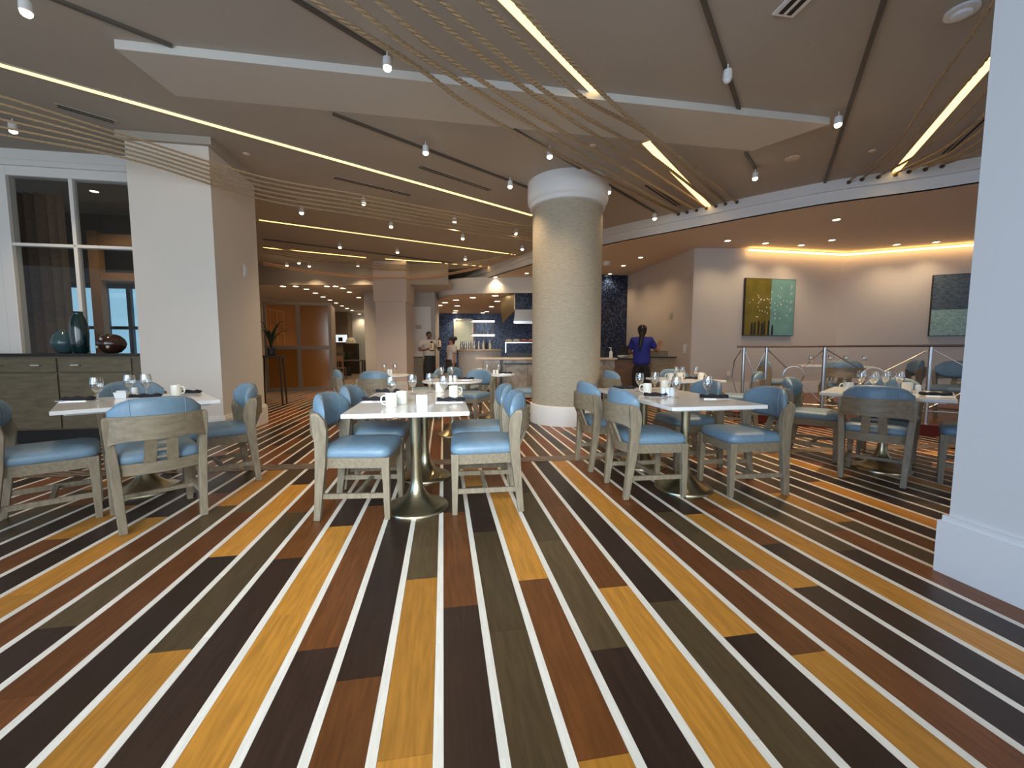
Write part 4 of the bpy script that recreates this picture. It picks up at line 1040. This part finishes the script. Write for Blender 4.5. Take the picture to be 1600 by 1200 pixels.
hw = struct(MB().box(-2.72,-1.95,19.9,20.0,1.15,2.6).build('window_4', emit('pass_window', (.50,.56,.48), .3)))
MB().box(-2.80,-2.72,19.85,20.0,1.1,2.65).box(-1.95,-1.87,19.85,20.0,1.1,2.65).box(-2.72,-1.95,19.85,20.0,2.6,2.68).build('window_frame', M_trim, hw)
# extractor hood over the cooking line
hd_ = empty('extractor_hood', Vector((.25,12.2,0)), 0, 'steel extractor hood with mosaic upstand left of the round column', 'extractor hood')
MB().box(-.15,1.6,.72,1.4,2.42,2.929).build('mosaic_upstand', mosaic('dark_blue_mosaic', [], .05), hd_)
MB().loft([[(-.2,.68,2.0),(1.6,.68,2.0),(1.6,1.5,2.0),(-.2,1.5,2.0)],[(-.15,.72,2.42),(1.6,.72,2.42),(1.6,1.4,2.42),(-.15,1.4,2.42)]]).build('canopy', M_steel, hd_)
MB().box(-.2,1.6,.66,.68,1.98,2.06).build('canopy_edge', M_steel, hd_)
MB().loft([[(-.55,1.5,2.05),(-.16,.75,2.42),(-.16,.75,2.9),(-.62,1.6,2.9)],[(-.57,1.5,2.05),(-.18,.75,2.42),(-.18,.75,2.9),(-.64,1.6,2.9)]]).build('side_panel', M_brass, hd_)
ck = empty('cooking_line', Vector((.2,11.6,0)), 0, 'black cooking line with warming shelf behind the marble counter', 'cooking equipment')
MB().box(-.35,1.7,0,.7,0.001,1.08).build('range_body', M_black, ck); MB().box(-.4,1.7,.25,.6,1.36,1.39).build('warming_shelf', M_steel, ck)
for x in (-.38,.6,1.6): MB().box(x-.015,x+.015,.3,.33,1.08,1.36).build('shelf_post', M_steel, ck)
for i, (x, c) in enumerate(((-.30,(.5,.42,.3)),(-.07,(.55,.5,.42)),(.16,(.34,.08,.05)),(.39,(.45,.12,.07)))):
    tag(MB().lathe([(.05,0),(.10,.03),(.105,.05),(.08,.075),(.02,.085)], 14).build('food_dish', mat('food_%d' % i, c, .5, var=.3, scale=20), loc=Vector((.2+x,12.02,1.391)), smooth=50), ['leftmost tan','pale second','dark red third','red rightmost'][i]+' food dish on the warming shelf', 'dish', 'dishes on the warming shelf')
# items on the buffet counter at the right of the column
tag(MB().box(0,.50,0,.32,0,.20).box(.02,.48,-.005,0,.02,.18).build('espresso_machine', M_black, loc=Vector((1.75,9.95,.976)), bevel=.02), 'black appliance on the marble counter right of the round column', 'appliance')
sd_ = empty('soap_bottle', Vector((2.34,9.72,.976)), 0, 'white pump bottle on the counter beside the woman in blue', 'bottle')
MB().lathe([(.04,0),(.042,.01),(.04,.13),(.02,.16),(.012,.17)], 14).build('bottle_body', M_china, sd_, smooth=50); MB().tube([(0,0,.165),(0,0,.235),(-.05,0,.235)], .012, 8).build('pump', M_china, sd_, smooth=50)
for i, dx in enumerate((0,.14)):
    tag(MB().lathe([(.04,0),(.09,.04),(.095,.07),(.085,.07),(.04,.01)], 16).build('bowl', M_cream, loc=Vector((2.59+dx*1.0,9.72+dx*1.4,.961)), smooth=50), ['left','right'][i]+' cream bowl on the counter by the pump bottle', 'bowl')
mo = empty('till_screen', Vector((2.76,10.14,.961)), -.4, 'black till screen on the counter left of the woman in blue', 'monitor')
MB().box(-.02,.02,-.02,.02,0,.12).build('stand', M_black, mo); MB().loft([[(-.14,-.03,.06),(.14,-.03,.06),(.14,.0,.06),(-.14,.0,.06)],[(-.14,.05,.30),(.14,.05,.30),(.14,.08,.30),(-.14,.08,.30)]]).build('screen', M_black, mo)
al = empty('service_cabinet', Vector((3.10,9.15,0)), .05, 'grey oak service cabinet in the alcove right of the woman in blue', 'cabinet')
MB().box(0,.56,0,.45,.08,.98).build('body', M_oak, al); MB().box(.04,.52,-.015,0,.12,.93).build('door', M_oakh, al); MB().box(-.02,.58,-.02,.47,.98,1.005).build('worktop', M_black, al); MB().box(0,.56,.40,.45,1.005,1.14).build('backsplash', M_oak, al); MB().box(.03,.53,.03,.42,0.001,.08).build('plinth', M_black, al)

# ================================================================= PEOPLE
M_skin = mat('skin_brown', (.22,.10,.06), .5); M_skin2 = mat('skin_tan', (.34,.17,.11), .5); M_hair = mat('black_hair', (.008,.007,.007), .45)
M_shirt = mat('grey_white_shirt', (.50,.47,.46), .85); M_pant = mat('black_trousers', (.010,.010,.012), .8); M_royal = mat('royal_blue_shirt', (.012,.018,.22), .75)
def skin_obj(name, V, E, root, m, parent, sub=2):
    ks = list(V); me = bpy.data.meshes.new(name); me.from_pydata([V[k][0] for k in ks], [(ks.index(a), ks.index(b)) for a, b in E], []); me.materials.append(m)
    o = bpy.data.objects.new(name, me); COL.objects.link(o); o.parent = parent
    o.modifiers.new('skin', 'SKIN'); 
    for i, k in enumerate(ks):
        r = V[k][1]; me.skin_vertices[0].data[i].radius = r if isinstance(r, tuple) else (r, r)
        me.skin_vertices[0].data[i].use_root = (k == root)
    b = o.modifiers.new('sub', 'SUBSURF'); b.levels = sub; b.render_levels = sub
    o.modifiers['skin'].use_smooth_shade = True
    return o
def hand(V, E, wrist, d, side, pre):
    d = Vector(d).normalized(); w = Vector(V[wrist][0]); s_ = Vector(side).normalized(); n = d.cross(s_)
    V[pre+'palm'] = (w+d*.075, .026); E.append((wrist, pre+'palm'))
    for i, (o_, ln) in enumerate(((-.03,.065),(-.01,.078),(.01,.072),(.03,.055))):
        b = w+d*.085+s_*o_; V[pre+'f%da' % i] = (b, .010); V[pre+'f%db' % i] = (b+d*ln*.55+n*.012, .009); V[pre+'f%dc' % i] = (b+d*ln*.9+n*.035, .008)
        E += [(pre+'palm', pre+'f%da' % i), (pre+'f%da' % i, pre+'f%db' % i), (pre+'f%db' % i, pre+'f%dc' % i)]
    V[pre+'t1'] = (w+d*.04-s_*.045+n*.01, .011); V[pre+'t2'] = (w+d*.075-s_*.06+n*.03, .009)
    E += [(wrist, pre+'t1'), (pre+'t1', pre+'t2')]
def person(loc, rz, H, skin, shirt_m, label, arms, hair='short', female=False, apron=False):
    k = H/1.72; e = empty('person', loc, rz, label, 'person'); v = lambda x, y, z: Vector((x*k, y*k, z*k))
    sw = .175 if female else .20
    V = {'pel': (v(0,0,.95), (.13*k,.10*k)), 'sp': (v(0,-.01,1.12), (.12*k,.09*k)), 'ch': (v(0,-.01,1.32), (.14*k,.10*k)), 'nk': (v(0,-.01,1.47), .052*k), 'hd0': (v(0,.01,1.53), (.066*k,.075*k)), 'hd1': (v(0,.015,1.60), (.076*k,.092*k)), 'hd2': (v(0,.005,1.665), (.066*k,.08*k)),
         'nose': (v(0,.115,1.585), .012*k)}
    E = [('pel','sp'),('sp','ch'),('ch','nk'),('nk','hd0'),('hd0','hd1'),('hd1','hd2'),('hd1','nose')]
    for s, nm in ((-1,'l'),(1,'r')):
        V[nm+'sh'] = (v(s*sw,-.01,1.40), .058*k); E.append(('ch', nm+'sh'))
        el, wr, hdir = arms[0 if s < 0 else 1]
        V[nm+'el'] = (v(*el), .042*k); V[nm+'wr'] = (v(*wr), .028*k); E += [(nm+'sh', nm+'el'), (nm+'el', nm+'wr')]
        hand(V, E, nm+'wr', hdir, (0,0,-1) if abs(hdir[2]) < .7 else (s,0,0), nm)
        V[nm+'hip'] = (v(s*.09,0,.86), .085*k); V[nm+'kn'] = (v(s*.10,.015,.49), .055*k); V[nm+'an'] = (v(s*.105,-.01,.08), .036*k); V[nm+'toe'] = (v(s*.115,.13,.035), .030*k)
        E += [('pel', nm+'hip'), (nm+'hip', nm+'kn'), (nm+'kn', nm+'an'), (nm+'an', nm+'toe')]
    skin_obj('body', V, E, 'pel', skin, e)
    # shirt, trousers
    g = lambda q, d: tuple(x+d for x in V[q][1]) if isinstance(V[q][1], tuple) else V[q][1]+d
    up = .5
    SV = {'hem': (v(0,0,.84), (.205*k,.17*k)), 'mid': (v(0,0,.97), (.20*k,.16*k)), 'sp': (V['sp'][0], (.19*k,.15*k)), 'ch': (v(0,-.01,1.30), (.205*k,.155*k)), 'sho': (v(0,-.01,1.40), (.17*k,.12*k)), 'col': (v(0,-.01,1.475), .075*k)}
    SE = [('hem','mid'),('mid','sp'),('sp','ch'),('ch','sho'),('sho','col')]
    for nm in 'lr':
        SV[nm+'sh'] = (V[nm+'sh'][0], .088*k); SV[nm+'mid'] = (V[nm+'sh'][0].lerp(V[nm+'el'][0], .75), .078*k); SE += [('sho', nm+'sh'), (nm+'sh', nm+'mid')]
    skin_obj('shirt', SV, SE, 'hem', shirt_m, e)
    TV = {'w': (v(0,0,1.0), (.165*k,.13*k)), 'p': (v(0,0,.87), (.18*k,.145*k))}; TE = [('w','p')]
    for nm in 'lr':
        for q, d in (('hip',.035),('kn',.04),('an',.04)): TV[nm+q] = (V[nm+q][0], V[nm+q][1]+d*k)
        TE += [('p', nm+'hip'), (nm+'hip', nm+'kn'), (nm+'kn', nm+'an')]
    skin_obj('trousers', TV, TE, 'w', M_pant, e)
    for s in (-1,1): MB().loft([[(s*.112*k+x*.05*k*w,(y+.05)*k,z*k) for x,y,w in ((-1,-.11,.8),(1,-.11,.8),(1,.02,1),(.7,.13,.8),(-.7,.13,.8),(-1,.02,1))] for z in (.0,.07)]).build('shoe', M_black, e, bevel=.01)
    for s in (-1,1):
        MB().sphere(v(s*.030,.098,1.615), .010*k, 8, 6).build('eye', M_black, e); MB().sphere(v(s*.082,.01,1.60), (.012*k,.02*k,.032*k), 8, 6).build('ear', skin, e, smooth=60)
    MB().sphere(v(0,.097,1.552), (.026*k,.010*k,.007*k), 8, 6).build('mouth', mat('lips', (.20,.06,.05), .5), e)
    hr = MB().sphere(v(0,-.018,1.645), (.10*k,.108*k,.092*k) if hair != 'short' else (.083*k,.095*k,.075*k), 16, 10)
    if hair == 'pony': hr.sphere(v(0,-.05,1.58), (.085*k,.07*k,.10*k), 14, 8).tube([v(0,-.11,1.58),v(-.02,-.15,1.46),v(-.04,-.165,1.30),v(-.045,-.165,1.16)], [.045*k,.05*k,.042*k,.012*k], 10)
    if hair == 'bun': hr.sphere(v(0,-.05,1.58), (.082*k,.065*k,.09*k), 14, 8).sphere(v(.03,-.15,1.68), .07*k, 12, 8)
    hr.build('hair', M_hair, e, smooth=60)
    if apron:
        MB().loft([[(x*k,(.19-.10*(x/.17)**2)*k,z*k) for x in (-.17,-.09,0,.09,.17)]+[(x*k,(.205-.10*(x/.17)**2)*k,z*k) for x in (.17,.09,0,-.09,-.17)] for z in (.48,.80,1.0)]).build('apron', mat('charcoal_apron', (.02,.021,.024), .85), e, smooth=50)
    return e
def pot(loc, label):
    e = empty('coffee_pot', loc, 0, label, 'coffee pot', 'pots held by the waiter')
    MB().lathe([(.058,.0),(.062,.01),(.062,.03)], 16).build('pot_base', M_black, e, smooth=50); MB().lathe([(.056,.03),(.058,.05),(.054,.20),(.04,.225)], 16).build('pot_body', mat('warm_pot', (.78,.62,.42), .3), e, smooth=50); MB().lathe([(.042,.225),(.04,.26),(.015,.28),(.012,.295),(.004,.30)], 16).build('lid', M_black, e, smooth=50)
    MB().tube([(0,-.05,.19),(0,-.10,.18),(0,-.105,.10),(0,-.055,.07)], .010, 8).build('handle', M_black, e, smooth=50)
MX, MY = (671-800)/640*12.3, 12.3
person(Vector((MX,MY,0)), PI+.4, 1.715, M_skin, M_shirt, 'waiter in a pale shirt and dark apron holding two coffee pots', (((-.30,.02,1.16),(-.24,.28,1.26),(.3,.9,.1)), ((.32,.0,1.16),(.10,.26,1.18),(-.6,.8,.1))), 'short', False, True)
Rm = Matrix.Rotation(PI+.4, 4, 'Z')
for (hx_, hy_, hz_), l in (((-.20,.47,1.22),'coffee pot held at the right by the waiter'), ((.02,.46,1.13),"coffee pot held before the waiter's chest")):
    pot(Vector((MX,MY,0))+Rm @ Vector((hx_,hy_,hz_)), l)
person(Vector(((706-800)/640*12.0,12.0,0)), PI/2+.6, 1.53, M_skin2, M_shirt, 'waitress with a dark bun and pale shirt standing at the back bar', (((-.24,.03,1.12),(-.25,.06,.88),(0,.1,-1)), ((.24,.03,1.12),(.25,.08,.88),(0,.1,-1))), 'bun', True, True)
person(Vector((2.72,8.62,0)), -.25, 1.665, M_skin, M_royal, 'woman in a royal blue shirt with a long ponytail, back turned', (((-.25,.10,1.14),(-.14,.33,1.12),(.3,.9,.1)), ((.31,.03,1.16),(.38,.17,1.30),(.25,.5,.7))), 'pony', True, False)
